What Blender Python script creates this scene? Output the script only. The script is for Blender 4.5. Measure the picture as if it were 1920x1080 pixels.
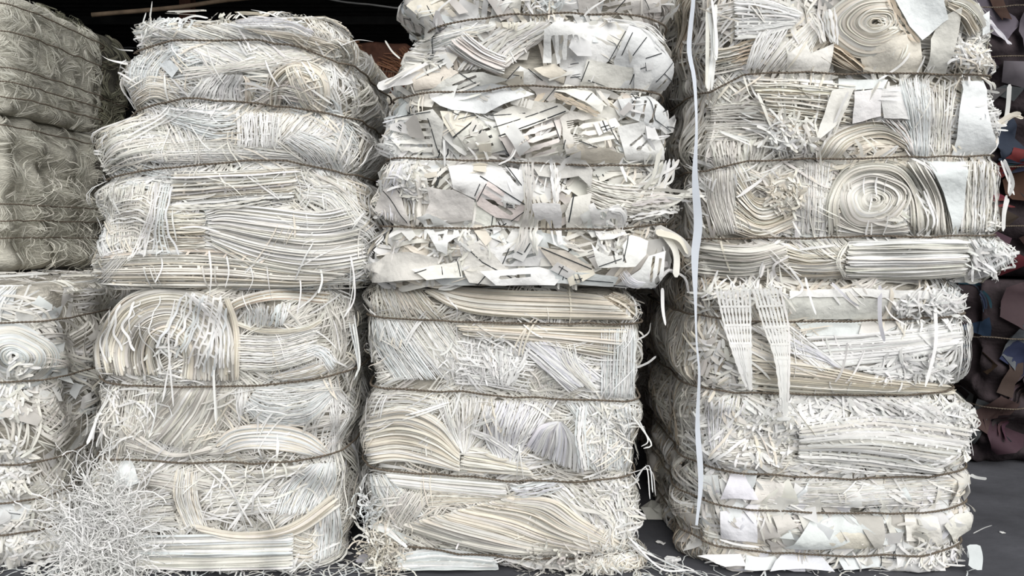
import bpy, math, random
import numpy as np
from mathutils import Vector, geometry
for o in list(bpy.data.objects): bpy.data.objects.remove(o)
SC = bpy.context.scene
COL = SC.collection
F = 1400.0; CH = 1.35; HZ = 440.0          # focal length in px, camera height, horizon row
# ---------------------------------------------------------------- camera, light, exposure
cam = bpy.data.cameras.new('camera'); co = bpy.data.objects.new('camera', cam); COL.objects.link(co)
co.location = (0, 0, CH); co.rotation_euler = (math.pi/2, 0, 0)
cam.sensor_width = 36; cam.lens = F/1920*36; cam.shift_y = -(540-HZ)/1920; cam.clip_start = .05
SC.camera = co
wd = bpy.data.worlds.new('sky'); SC.world = wd; wd.use_nodes = True
bg = wd.node_tree.nodes['Background']; bg.inputs[0].default_value = (.93, .965, 1, 1); bg.inputs[1].default_value = .64
sl = bpy.data.lights.new('sun', 'SUN'); sl.energy = 4.1; sl.angle = math.radians(60); sl.color = (1, .975, .93)
so = bpy.data.objects.new('sun', sl); COL.objects.link(so); so.location = (-3, -4, 8)
so.rotation_euler = Vector((-.26, .80, -.58)).to_track_quat('-Z', 'Y').to_euler()
vs = SC.view_settings; vs.view_transform = 'Standard'; vs.look = 'None'; vs.gamma = 1; vs.exposure = -.27; vs.use_curve_mapping = False
SC.cycles.max_bounces = 6; SC.cycles.diffuse_bounces = 4; SC.cycles.glossy_bounces = 2; SC.cycles.transmission_bounces = 2
R = np.random.RandomState(7)

# ---------------------------------------------------------------- materials
def mat(name, col, rough=.8, bump=0, bscale=40, attr=False, trans=0, noise=.12, nscale=9, metal=0, stretch=(1, 1, 1), spec=.25):
    m = bpy.data.materials.new(name); m.use_nodes = True; nt = m.node_tree; N = nt.nodes; L = nt.links
    b = N['Principled BSDF']; b.inputs['Roughness'].default_value = rough; b.inputs['Metallic'].default_value = metal
    b.inputs['Specular IOR Level'].default_value = spec
    tc = N.new('ShaderNodeTexCoord'); mp = N.new('ShaderNodeMapping'); mp.inputs['Scale'].default_value = stretch
    L.new(tc.outputs['Object'], mp.inputs[0])
    nz = N.new('ShaderNodeTexNoise'); nz.inputs['Scale'].default_value = nscale; nz.inputs['Detail'].default_value = 6
    L.new(mp.outputs[0], nz.inputs['Vector'])
    mr = N.new('ShaderNodeMapRange'); mr.inputs[1].default_value = .3; mr.inputs[2].default_value = .7
    mr.inputs[3].default_value = 1-noise; mr.inputs[4].default_value = 1+noise*.5
    L.new(nz.outputs['Fac'], mr.inputs[0])
    mx = N.new('ShaderNodeMix'); mx.data_type = 'RGBA'; mx.blend_type = 'MULTIPLY'; mx.inputs[0].default_value = 1
    if attr:
        at = N.new('ShaderNodeVertexColor'); at.layer_name = 'Col'; L.new(at.outputs['Color'], mx.inputs[6])
    else: mx.inputs[6].default_value = (*col, 1)
    L.new(mr.outputs[0], mx.inputs[7]); L.new(mx.outputs[2], b.inputs['Base Color'])
    if bump:
        n2 = N.new('ShaderNodeTexNoise'); n2.inputs['Scale'].default_value = bscale; n2.inputs['Detail'].default_value = 5
        L.new(mp.outputs[0], n2.inputs['Vector'])
        bp = N.new('ShaderNodeBump'); bp.inputs['Strength'].default_value = bump; bp.inputs['Distance'].default_value = .02
        L.new(n2.outputs['Fac'], bp.inputs['Height']); L.new(bp.outputs[0], b.inputs['Normal'])
    if trans:
        t = N.new('ShaderNodeBsdfTranslucent'); L.new(mx.outputs[2], t.inputs[0])
        ms = N.new('ShaderNodeMixShader'); ms.inputs[0].default_value = trans
        L.new(b.outputs[0], ms.inputs[1]); L.new(t.outputs[0], ms.inputs[2]); L.new(ms.outputs[0], N['Material Output'].inputs[0])
    return m
M_PAPER = mat('paper', None, .75, attr=True, trans=.22, noise=.07, nscale=30)
M_SHEET = mat('creased_paper', None, .7, bump=.9, bscale=11, attr=True, trans=.12, noise=.06, nscale=30)
M_CORE = mat('packed_paper', (.56, .53, .47), .9, bump=.6, bscale=60, noise=.35, nscale=25, stretch=(1, 1, 4))
M_CORE2 = mat('packed_grey_paper', (.56, .545, .48), .9, bump=.6, bscale=60, noise=.3, nscale=25, stretch=(1, 1, 4))
M_WIRE = mat('rusty_wire', (.17, .14, .11), .8, bump=.4, bscale=300, noise=.35, nscale=60)
M_STRAP = mat('white_plastic_strap', (.74, .79, .87), .35, trans=.2, noise=.05, spec=.5)
M_FLOOR = mat('concrete', (.085, .087, .10), .85, bump=.25, bscale=14, noise=.3, nscale=3)
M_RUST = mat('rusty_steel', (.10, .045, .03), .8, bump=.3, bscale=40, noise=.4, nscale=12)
M_POLE = mat('bamboo_pole', (.26, .19, .13), .7, noise=.3, nscale=14)
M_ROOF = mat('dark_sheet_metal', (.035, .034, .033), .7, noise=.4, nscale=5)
M_CABLE = mat('grey_cable', (.25, .25, .25), .6)

# ---------------------------------------------------------------- mesh helpers
class Acc:
    """collects ribbons and triangles with a colour per vertex"""
    def __init__(s): s.v = []; s.q = []; s.t = []; s.c = []; s.n = 0
    def add(s, v, quads=None, tris=None, c=(.8, .8, .8)):
        v = np.asarray(v, float).reshape(-1, 3); c = np.asarray(c, float)
        if c.ndim == 1: c = np.tile(c, (len(v), 1))
        s.v.append(v); s.c.append(c)
        if quads is not None: s.q.append(np.asarray(quads, int)+s.n)
        if tris is not None: s.t.append(np.asarray(tris, int)+s.n)
        s.n += len(v)
    def ribbons(s, P, S, w, c):
        """P centre lines (n,m,3), S unit width directions (n,m,3), w widths (n,1 or m), c colours (n,3)"""
        P = np.asarray(P); n, m, _ = P.shape
        w = np.broadcast_to(np.asarray(w, float), (n, m))[..., None]
        V = np.stack([P-S*w/2, P+S*w/2], 2).reshape(-1, 3)
        i = np.arange(n)[:, None]*m*2; j = np.arange(m-1)[None]*2; a = (i+j).reshape(-1)
        s.add(V, np.stack([a, a+1, a+3, a+2], 1), c=np.repeat(np.asarray(c, float), m*2, 0))
    def obj(s, name, material, parent=None, smooth=True):
        if not s.v: return None
        V = np.concatenate(s.v); C = np.concatenate(s.c)
        me = bpy.data.meshes.new(name)
        q = np.concatenate(s.q) if s.q else np.zeros((0, 4), int); t = np.concatenate(s.t) if s.t else np.zeros((0, 3), int)
        me.vertices.add(len(V)); me.vertices.foreach_set('co', V.astype(np.float32).ravel())
        nl = q.size+t.size; me.loops.add(nl); me.loops.foreach_set('vertex_index', np.concatenate([q.ravel(), t.ravel()]).astype(np.int32))
        me.polygons.add(len(q)+len(t))
        st = np.concatenate([np.arange(len(q))*4, q.size+np.arange(len(t))*3]).astype(np.int32)
        me.polygons.foreach_set('loop_start', st); me.update(calc_edges=True)
        ca = me.color_attributes.new('Col', 'FLOAT_COLOR', 'POINT')
        ca.data.foreach_set('color', np.concatenate([C, np.ones((len(C), 1))], 1).astype(np.float32).ravel())
        me.polygons.foreach_set('use_smooth', np.full(len(me.polygons), smooth))
        me.materials.append(material); me.validate()
        o = bpy.data.objects.new(name, me); COL.objects.link(o)
        if parent is not None:
            o.parent = parent; o.matrix_parent_inverse = parent.matrix_world.inverted()
        return o
def empty(name, loc, label, cat, group=None):
    o = bpy.data.objects.new(name, None); COL.objects.link(o); o.location = loc; o.empty_display_size = .1
    o['label'] = label; o['category'] = cat
    if group: o['group'] = group
    bpy.context.view_layer.update(); return o
def tag(o, label, cat, group=None, kind=None):
    o['label'] = label; o['category'] = cat
    if group: o['group'] = group
    if kind: o['kind'] = kind
    return o
def nrm(a): return a/np.maximum(np.linalg.norm(a, axis=-1, keepdims=True), 1e-9)
def cr(pts, m):
    """Catmull-Rom through pts, m samples evenly by length"""
    p = np.asarray(pts, float)
    if len(p) == 2:
        t = np.linspace(0, 1, m)[:, None]; return p[0]*(1-t)+p[1]*t
    e = np.vstack([2*p[0]-p[1], p, 2*p[-1]-p[-2]]); out = []
    for i in range(len(p)-1):
        a, b, c, d = e[i:i+4]; t = np.linspace(0, 1, 12, endpoint=False)[:, None]
        out.append(.5*((2*b)+(c-a)*t+(2*a-5*b+4*c-d)*t**2+(3*b-a-3*c+d)*t**3))
    out = np.vstack(out+[p[-1:]]); l = np.r_[0, np.cumsum(np.linalg.norm(np.diff(out, axis=0), axis=1))]
    x = np.linspace(0, l[-1], m); return np.stack([np.interp(x, l, out[:, k]) for k in range(out.shape[1])], 1)
def unproj(x, y, Y): return np.stack([(np.asarray(x, float)-960)/F*Y, np.full(np.shape(x), 1.)*Y, CH+(HZ-np.asarray(y, float))/F*Y], -1)
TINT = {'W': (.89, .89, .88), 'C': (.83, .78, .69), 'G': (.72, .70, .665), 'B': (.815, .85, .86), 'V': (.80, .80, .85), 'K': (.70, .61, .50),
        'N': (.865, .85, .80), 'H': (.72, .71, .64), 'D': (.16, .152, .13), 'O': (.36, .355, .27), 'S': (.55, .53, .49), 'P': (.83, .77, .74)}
def cols(t, n, rg=None, sd=.06):
    rg = rg or R
    if isinstance(t, str):
        b = np.array([TINT[k] for k in t]); b = b[rg.randint(0, len(b), n)]
    else: b = np.tile(np.asarray(t, float), (n, 1))
    return np.clip(b*(1+rg.randn(n, 1)*sd*.8-abs(rg.randn(n, 1))*sd*.6+.02)+rg.randn(n, 3)*.006, .02, .92)

# ---------------------------------------------------------------- bales
def rg_mask(b, sh): return b.rg.rand(*sh) < .85
class Bale:
    """rounded block squeezed by binding wires; (s,z) runs round it: s 0-1 front, 1-2 right, 2-3 back, 3-4 left"""
    def __init__(b, label, YF, DEP, Z0, Z1, prof, wires, group=None, n=10, bulge=.012, lump=.010, seed=1, core=None, wt=2.7, name='paper_bale', px=True, rot=0, back=1.0):
        b.rg = np.random.RandomState(seed); b.YF, b.DEP, b.Z0, b.Z1, b.n, b.bulge, b.lump = YF, DEP, Z0, Z1, n, bulge, lump
        P = np.array(prof, float)
        if px:   # rows (image row, left, right)
            z = CH+(HZ-P[:, 0])/F*YF; xl = (P[:, 1]-960)/F*YF; xr = (P[:, 2]-960)/F*YF
        else: z, xl, xr = P.T
        k = np.argsort(z); b.pz, b.pl, b.pr = z[k], xl[k], xr[k]
        b.ph = b.rg.rand(8, 3)*6.28; b.pf = b.rg.uniform(1.5, 7, (8, 2)); b.rot = rot
        b.cx = float((b.pl.mean()+b.pr.mean())/2); b.hw = float((b.pr.mean()-b.pl.mean())/2)
        b.root = empty(name, (b.cx, YF+DEP/2, Z0), label, 'bale', group)
        b.wires = []
        for wpts in wires:
            w = np.array(wpts, float)
            if w.ndim == 1 or w.shape[1] == 1: w = np.array([[0, w.ravel()[0]], [1, w.ravel()[-1]]])
            elif px:
                zz = CH+(HZ-w[:, 1])/F*YF; X = (w[:, 0]-960)/F*YF
                ss = (X-np.interp(zz, b.pz, b.pl))/(np.interp(zz, b.pz, b.pr)-np.interp(zz, b.pz, b.pl)); w = np.stack([ss, zz], 1)
            b.wires.append(w)
        b.body(core or M_CORE)
        for w in b.wires: b.wire(w, wt)
        b.loose = Acc()
    def wz(b, w, s):
        s = np.mod(np.asarray(s), 4); t0, t1 = w[0, 1], w[-1, 1]
        return np.where(s <= 1, np.interp(s, w[:, 0], w[:, 1]), t1+(t0-t1)*(s-1)/3)
    def wd(b, s, z):
        d = np.full(np.shape(s), 9.)
        for w in b.wires: d = np.minimum(d, np.abs(z-b.wz(w, s)))
        return d
    def surf(b, s, z, off=0.):
        s = np.mod(np.asarray(s, float), 4); z = np.asarray(z, float); s, z = np.broadcast_arrays(s, z)
        side = np.floor(s).astype(int) % 4; f = (s-np.floor(s))*2-1
        qx = np.choose(side, [f, np.ones_like(f), -f, -np.ones_like(f)]); qy = np.choose(side, [-np.ones_like(f), f, np.ones_like(f), -f])
        r = (np.abs(qx)**b.n+np.abs(qy)**b.n)**(-1/b.n); qx, qy = qx*r, qy*r
        zc = np.clip(z, b.Z0, b.Z1); xl = np.interp(zc, b.pz, b.pl); xr = np.interp(zc, b.pz, b.pr)
        cx, hx, hy = (xl+xr)/2, (xr-xl)/2, b.DEP/2
        gx = np.sign(qx)*np.abs(qx)**(b.n-1)/hx; gy = np.sign(qy)*np.abs(qy)**(b.n-1)/hy
        g = np.sqrt(gx*gx+gy*gy); nx, ny = gx/g, gy/g
        d = b.wd(s, zc); pin = 1-np.exp(-(d/.035)**2)
        q = s*np.pi/2; lum = 0
        for i in range(8): lum = lum+np.sin(b.pf[i, 0]*q*2+b.pf[i, 1]*zc*3+b.ph[i, 0])*np.sin(b.pf[i, 1]*q-b.pf[i, 0]*zc*2.5+b.ph[i, 1])
        e = .06; t = np.clip(np.maximum((b.Z0+e-zc), (zc-b.Z1+e))/e, 0, 1)
        o = -b.bulge+b.bulge*pin+lum*b.lump*(.45+.55*pin)-e*.8*(1-np.sqrt(1-t*t*.98))+np.asarray(off)*(.66+.34*(1-np.exp(-(d/.018)**2)))
        p = np.stack([cx+qx*hx+nx*o, b.YF+hy+qy*hy+ny*o, z+0*cx], -1)
        if b.rot:
            c, sn = math.cos(b.rot), math.sin(b.rot); X = p[..., 0]-b.cx; Y = p[..., 1]-b.YF-hy
            p[..., 0] = b.cx+X*c-Y*sn; p[..., 1] = b.YF+hy+X*sn+Y*c
            nx, ny = nx*c-ny*sn, nx*sn+ny*c
        return p, np.stack([nx, ny, 0*nx], -1)
    def slen(b, s): return np.where(np.floor(np.mod(s, 4)).astype(int) % 2 == 0, 2*b.hw, b.DEP)
    def inv(b, px, py, off=.0):
        px, py = np.asarray(px, float), np.asarray(py, float)
        z = CH+(HZ-py)/F*b.YF; X = (px-960)/F*b.YF; s = (X-b.pl.mean())/(2*b.hw)
        for _ in range(7):
            p, _n = b.surf(s, z, off); u = 960+F*p[..., 0]/p[..., 1]; v = HZ-F*(p[..., 2]-CH)/p[..., 1]
            s = np.clip(s+(px-u)*b.YF/F/(2*b.hw)*.8, -.12, 1.12); z = z-(py-v)*b.YF/F*.9
        return s, z
    def body(b, m):
        a = Acc(); ns, nz = 160, 44; S, Z = np.meshgrid(np.linspace(0, 4, ns+1)[:-1], np.linspace(b.Z0, b.Z1, nz), indexing='ij')
        p, n = b.surf(S, Z, -.012); V = p.reshape(-1, 3)
        i = np.arange(ns)[:, None]; j = np.arange(nz-1)[None]; i2 = (i+1) % ns
        Q = np.stack([(i*nz+j), (i2*nz+j), (i2*nz+j+1), (i*nz+j+1)], -1).reshape(-1, 4)
        c0 = V.reshape(ns, nz, 3)[:, 0].mean(0); c1 = V.reshape(ns, nz, 3)[:, -1].mean(0)
        ia = np.arange(ns); ib = (ia+1) % ns; k = ns*nz
        T = np.vstack([np.stack([ia*nz, np.full(ns, k), ib*nz], 1), np.stack([ib*nz+nz-1, np.full(ns, k+1), ia*nz+nz-1], 1)])
        a.add(np.vstack([V, c0, c1]), Q, T); a.obj('packed_core', m, b.root)
    def wire(b, w, rmm):
        a = Acc(); s = np.linspace(0, 4, 900, endpoint=False)+.0; z = b.wz(w, s)
        wob = np.interp(s, np.linspace(0, 4, 60), np.r_[b.rg.randn(59), 0]*.0022)
        P, N = b.surf(s, z+wob, .0); P = P+N*.045; T = nrm(np.roll(P, -1, 0)-np.roll(P, 1, 0)); U = np.cross(T, N)
        L = np.r_[0, np.cumsum(np.linalg.norm(np.diff(P, axis=0), axis=1))]; r = rmm/1000
        for k in range(2):
            ph = L/.028*2*np.pi+k*np.pi; Cc = P+(N*np.cos(ph)[:, None]+U*np.sin(ph)[:, None])*r*.8
            an = np.arange(5)/5*2*np.pi
            V = Cc[:, None]+(N[:, None]*np.cos(an)[None, :, None]+U[:, None]*np.sin(an)[None, :, None])*r
            m = len(P); i = np.arange(m)[:, None]; j = np.arange(5)[None]; i2 = (i+1) % m; j2 = (j+1) % 5
            a.add(V.reshape(-1, 3), np.stack([i*5+j, i*5+j2, i2*5+j2, i2*5+j], -1).reshape(-1, 4))
        a.obj('binding_wire', M_WIRE, b.root)
    # strips laid on the surface; s,z grids (n,m)
    def lay(b, a, S, Z, off, w, c, tilt, net=None, taper=True):
        P, N = b.surf(S, Z, off)
        if P.shape[1] < 2: return
        T = nrm(np.gradient(P, axis=1)); D = nrm(np.cross(T, N))
        th = tilt if np.ndim(tilt) == 2 else np.asarray(tilt)[:, None]
        th = th[..., None]; Sd = nrm(D*np.cos(th)+N*np.sin(th))
        n, m = S.shape; w = np.broadcast_to(np.asarray(w, float), (n, m)).copy()
        if taper: w[:, 0] *= .45; w[:, -1] *= .45
        a.ribbons(P, Sd, w, c)
        if net:
            I, J = np.meshgrid(np.arange(n-1), np.arange(1, m-1), indexing='ij'); k = ((J+(I % 2)*(net//2)) % net == 1) & (rg_mask(b, I.shape)); I, J = I[k], J[k]
            if len(I):
                P0, P1 = P[I, J], P[I+1, J]; ok = np.linalg.norm(P0-P1, axis=1) < .03; I, J, P0, P1 = I[ok], J[ok], P0[ok], P1[ok]
                if len(I): a.ribbons(np.stack([P0, P1], 1)+N[I, J][:, None]*.0008, np.stack([T[I, J], T[I, J]], 1), np.median(w)*1.1, c[I])
    def clumps(b, N, k=(9, 22), L=(.12, .4), w=(.0035, .008), sr=(0, 4), zr=None, tint='WNCG', ang=None, curl=2.5, off=(.0, .022), tilt=.45, asd=.8, acc=None, spread=1.25, net=.15):
        rg = b.rg; a = acc or b.loose; zr = zr or (b.Z0+.02, b.Z1-.02)
        for _ in range(N):
            s0 = rg.uniform(*sr); z0 = rg.uniform(*zr); kk = rg.randint(*k); l = rg.uniform(*L); m = max(5, int(l/.022))
            phi = (rg.randn()*asd+(ang if ang is not None else 0)); kap = rg.randn()*curl
            t = np.linspace(-.5, .5, m)*l; w0 = rg.uniform(*w)
            dist = (np.arange(kk)-kk/2)*w0*spread*rg.uniform(.8, 1.4)
            jit = rg.randn(kk, 1)*.10; p1 = phi+kap*t[None]+jit
            x = np.cumsum(np.cos(p1)*l/m, 1); y = np.cumsum(np.sin(p1)*l/m, 1); x -= x.mean(); y -= y.mean()
            x = x-np.sin(phi)*dist[:, None]+rg.randn(kk, 1)*l*.06; y = y+np.cos(phi)*dist[:, None]
            y = y+np.sin(t[None]*rg.uniform(15, 50)+rg.rand(kk, 1)*6)*.0025
            S = s0+x/b.slen(s0); Z = np.clip(z0+y, b.Z0-.01, b.Z1+.012)
            of = rg.uniform(*off)+rg.rand(kk, 1)*.008+np.sin(t[None]*rg.uniform(10, 30)+rg.rand(kk, 1)*6)*.004+.003
            c = cols(tint[rg.randint(len(tint))], kk, rg); b.lay(a, S, Z, of, w0*rg.uniform(.6, 1.3, (kk, 1)), c, rg.randn(kk)*tilt, net=5 if rg.rand() < net else None)
    def bundle(b, A, B_, n, w=5, st='', tint='WN', off=.022, name=None, jit=.5, tilt=None, ragged=.04, label=None):
        """strips between two curves given in image rows/columns, laid on the front of the bale"""
        rg = b.rg; A, B_ = np.array(A, float), np.array(B_, float)
        la = np.linalg.norm(np.diff(A, axis=0), axis=1).sum(); lb = np.linalg.norm(np.diff(B_, axis=0), axis=1).sum()
        dash = 'e' not in st; m = int(np.clip(max(la, lb)/(5.5 if dash else 9), 6, 90)); Lp = (la+lb)/2; a_, b_ = cr(A, m), cr(B_, m)
        n, w = (int(n*1.25), w*.62) if 'n' in st else (int(n*1.9), w*.6); wpx = w; gap = np.linalg.norm(a_-b_, axis=1).mean()/max(n-1, 1)
        lay = 2 if 'd' in st else 1
        acc = Acc() if name is not False else b.loose
        for l in range(lay):
            v = np.linspace(0, 1, n)+rg.randn(n)*.25/n; v = np.sort(np.clip(v, -.02, 1.02))
            t = np.linspace(0, 1, m)
            vv = (v[:, None]+rg.randn(n, 1)*(t[None]-rg.rand(n, 1))*.035*(1+jit))[..., None]; G = a_[None]*(1-vv)+b_[None]*vv
            # ragged ends: shift along the strip
            sh = rg.randn(n)*ragged
            tt = np.clip(t[None]*(1-np.abs(sh[:, None]))+np.maximum(sh, 0)[:, None], 0, 1)*(m-1)
            i0 = np.clip(np.floor(tt).astype(int), 0, m-2); fr = (tt-i0)[..., None]; ii = np.arange(n)[:, None]
            G = G[ii, i0]*(1-fr)+G[ii, i0+1]*fr
            Tg = nrm(np.gradient(G, axis=1)); Pn = np.stack([-Tg[..., 1], Tg[..., 0]], -1)
            wv = sum(np.sin(t[None]*rg.uniform(4, 22, (n, 1))+rg.rand(n, 1)*6.3) for _ in range(2))*jit*gap*.3
            G = G+Pn*wv[..., None]
            o = off-.008*l+rg.randn(n, 1)*(.004 if 'e' in st else .0025)+np.sin(t[None]*rg.uniform(3, 14, (n, 1))+rg.rand(n, 1)*6)*.002+.006*np.sin(np.linspace(0, 3.1, n))[:, None]
            S, Z = b.inv(G[..., 0], G[..., 1], off)
            if tilt is not None: th = tilt+rg.randn(n)*.25
            elif 'e' in st: th = rg.uniform(.55, 1.25, n)*np.where(rg.rand(n) < .85, 1, -1)
            else: th = rg.randn(n)*.3
            wm = wpx/F*b.YF*rg.uniform(.65, 1.3, (n, 1))
            if 'e' in st: wm = wm*1.6
            elif 'n' not in st and gap*1.0 < 9:
                per = rg.uniform(17, 28); q = t[None]*Lp/per+np.arange(n)[:, None]*.5+rg.randn(n, 1)*.06+.12*np.sin(t[None]*9+rg.rand()*6)
                wm = gap/F*b.YF*rg.uniform(.85, 1.1, (n, 1))*(1.12-.62*(np.mod(q, 1) < .45))
            c = cols(tint, n, rg, .085)
            b.lay(acc, S, Z, o, wm, c, th, net=(4 if 'n' in st and l == 0 else None))
        if name is not False:
            o = acc.obj(name or 'strip_bundle', M_PAPER, b.root)
            if label: o['label'] = label
            return o
    def ring(b, cx, cy, r0, r1, n, asp=.8, rot=0, tint='NC', name='coiled_roll', w=5, off=.02, a0=0, a1=6.6, ecc=0, label=None):
        th = np.linspace(a0, a1, 26); c, s = math.cos(rot), math.sin(rot)
        def el(r): 
            q = r/60; wob = 1+.05*np.sin(th*2+1+q)+.04*np.sin(th*3+q*2)+.03*np.sin(th*5+q*3)
            x = np.cos(th)*r*wob; y = np.sin(th)*r*asp*wob
            return np.stack([cx+x*c-y*s+ecc*r, cy+x*s+y*c], 1)
        return b.bundle(el(r0), el(r1), int(n*1.9), w*.95, 'e', tint, off, name, tilt=.5, jit=1.4, ragged=.08, label=label)
    def sheet(b, poly, off=.025, amp=.006, tint='W', holes=(), lines=(), lift=(0, 0, 0), name='paper_sheet', space=16, acc=None, px=True, org=None, label=None):
        """a crumpled sheet; poly in image px, or in metres round org=(s0,z0) when px is False"""
        rg = b.rg; P = np.array(poly, float); sc = 1 if px else F/b.YF; sp = space
        Q = P*(1, 1) if px else P*sc
        q0 = Q.mean(0)
        # edge points
        ring = []
        for i in range(len(Q)):
            A, B_ = Q[i], Q[(i+1) % len(Q)]; k = max(1, int(np.linalg.norm(B_-A)/sp))
            for j in range(k): ring.append(A+(B_-A)*j/k+(rg.randn(2)*.7 if j else 0))
        ring = np.array(ring); pts = [ring]; loops = [ring]
        for h in holes:
            h = np.array(h, float)*(1 if px else sc); pts.append(h); loops.append(h)
        lo, hi = Q.min(0), Q.max(0)
        gx, gy = np.meshgrid(np.arange(lo[0]+sp/2, hi[0], sp), np.arange(lo[1]+sp/2, hi[1], sp)); g = np.stack([gx.ravel(), gy.ravel()], 1)
        g = g+rg.uniform(-.3, .3, g.shape)*sp
        def inside(p, L):
            x, y = p[:, 0], p[:, 1]; r = np.zeros(len(p), bool); x0, y0 = L[:, 0], L[:, 1]; x1, y1 = np.roll(x0, -1), np.roll(y0, -1)
            for k in range(len(L)):
                cnd = ((y0[k] > y) != (y1[k] > y)); d = (y1[k]-y0[k]) or 1e-9
                r ^= cnd & (x < (x1[k]-x0[k])*(y-y0[k])/d+x0[k])
            return r
        if len(g): g = g[inside(g, ring)]
        for h in loops[1:]:
            if len(g): g = g[~inside(g, h)]
        allp = np.vstack(pts+([g] if len(g) else [])); ed = []; k = 0
        for L in loops: ed += [(k+i, k+(i+1) % len(L)) for i in range(len(L))]; k += len(L)
        res = geometry.delaunay_2d_cdt([Vector(p) for p in allp], ed, [], 0, 1e-4)
        V = np.array([tuple(v) for v in res[0]]); Tr = np.array([f for f in res[2] if len(f) == 3])
        cen = V[Tr].mean(1); ok = inside(cen, ring)
        for h in loops[1:]: ok &= ~inside(cen, h)
        Tr = Tr[ok]
        f1 = rg.uniform(.02, .07, (4, 2))*rg.choice([-1, 1], (4, 2)); ph = rg.rand(4)*6.3; nv = nrm(rg.randn(3, 2)); th0 = rg.uniform(-20, 20, 3); kk = rg.uniform(.5, 1.2, 3)
        def hgt(p):
            d = p-q0; h = off+sum(np.sin(p@f1[i]+ph[i]) for i in range(4))*amp*.4
            for i in range(3): h = h+np.abs(d@nv[i]-th0[i])*amp*.03*kk[i]*(1 if i != 1 else -1)
            return h+lift[0]+lift[1]*d[:, 0]/100+lift[2]*d[:, 1]/100
        def mp(p, dh=0):
            if px: S, Z = b.inv(p[:, 0], p[:, 1], off)
            else: S = org[0]+p[:, 0]/sc/b.slen(org[0]); Z = np.clip(org[1]-p[:, 1]/sc, b.Z0+.005, b.Z1-.005)
            Pp, Nn = b.surf(S, Z, 0.); hh = np.maximum(hgt(p), .004)+dh
            d = b.wd(S, Z); hh = hh*(.35+.65*(1-np.exp(-(d/.03)**2)))
            return Pp+Nn*hh[:, None], Nn
        W, _ = mp(V); a = acc or Acc(); c = cols(tint, 1, rg)[0]; a.add(W, tris=Tr, c=c)
        for ln in lines:
            l = cr(np.array(ln[:2], float)*(1 if px else sc), 8); lw = (ln[2] if len(ln) > 2 else 2.0)*.8/F*b.YF
            Pl, Nn = mp(l, .0022); Tn = nrm(np.gradient(Pl, axis=0)); a.ribbons(Pl[None], nrm(np.cross(Tn, Nn))[None], lw, [(.03, .035, .04)])
        if acc is None:
            o = a.obj(name, M_SHEET, b.root, smooth=True)
            if label: o['label'] = label
            return o
    def chips(b, N, size=(.06, .16), tint='WNG', sr=(0, 4), zr=None, holes=.8, lines=.45, off=(.004, .024), amp=.010, acc=None, lift=.012):
        rg = b.rg; zr = zr or (b.Z0+.04, b.Z1-.04); a = acc or b.loose
        for _ in range(N):
            r = rg.uniform(*size); k = rg.randint(3, 7); an = np.sort(rg.rand(k)*6.28); 
            if rg.rand() < .5: an = np.array([.5, 2.6, 3.65, 5.8])+rg.randn(4)*.12; k = 4
            rr = r*rg.uniform(.7, 1.1, k); ro = rg.rand()*6.28; P = np.stack([np.cos(an)*rr, np.sin(an)*rr*.8], 1)
            c, s = math.cos(ro), math.sin(ro); P = P@np.array([[c, s], [-s, c]])
            hs = []; ls = []
            if rg.rand() < holes and k == 4:
                x = -.45*r
                while x < .4*r:
                    h = cutlery(rg.randint(3), r*.9)+np.array([x, 0]); hs.append(h@np.array([[c, s], [-s, c]])); x += r*.27
                hs = [h for h in hs if np.all(np.linalg.norm(h, axis=1) < r*.62)]
            if rg.rand() < lines:
                for _k in range(rg.randint(1, 4)):
                    d = rg.randint(2)*math.pi/2+ro+.05*rg.randn(); o_ = rg.uniform(-.45, .45)*r; u = np.array([math.cos(d), math.sin(d)]); q = np.array([-u[1], u[0]])*o_
                    ls.append((q-u*r*rg.uniform(.1, .5), q+u*r*rg.uniform(.1, .5), rg.uniform(1.3, 2.6)))
            b.sheet(P, rg.uniform(*off), amp, tint[rg.randint(len(tint))], hs, ls, (lift*rg.rand(), rg.randn()*lift, rg.randn()*lift), space=20, acc=a, px=False, org=(rg.uniform(*sr), rg.uniform(*zr)))
    def litter(b, N, sr=(-.1, 1.1), w=(.0035, .008), tint='WWNC', L=(.04, .2), off=(.025, .05), k=(1, 4), **kw):
        b.clumps(N, k=k, L=L, w=w, sr=sr, tint=tint, off=off, net=0, asd=1.5, curl=1.8, spread=2.2, **kw)
    def finish(b):
        o = b.loose.obj('loose_strips', M_PAPER, b.root)
        if o: o['kind'] = 'stuff'
    def stray(b, pts, w=5, n=1, out=.05, tint='W', name=None, spread=6, twist=1.0, acc=None):
        """free hanging strips in front of the bale, image px"""
        rg = b.rg; a = acc or b.loose
        for i in range(n):
            p = np.array(pts, float)+rg.randn(len(pts), 2)*(spread if n > 1 else 0); c = cr(p, 16)
            Y = b.YF-out+np.linspace(out*.9, -.02, 16)*.6+rg.randn()*.012; P = unproj(c[:, 0], c[:, 1], 1.)*1.0
            P = np.stack([(c[:, 0]-960)/F*Y, Y, CH+(HZ-c[:, 1])/F*Y], 1); T = nrm(np.gradient(P, axis=0))
            n0 = np.array([0, -1., 0]); D = nrm(np.cross(T, n0)); th = (rg.randn()*.5+np.linspace(0, twist*rg.randn(), 16))[:, None]
            a.ribbons(P[None], nrm(D*np.cos(th)+n0*np.sin(th))[None], np.r_[.5, np.ones(14), .4][None]*w*.8/F*b.YF*rg.uniform(.7, 1.2), cols(tint, 1, rg))
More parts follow.
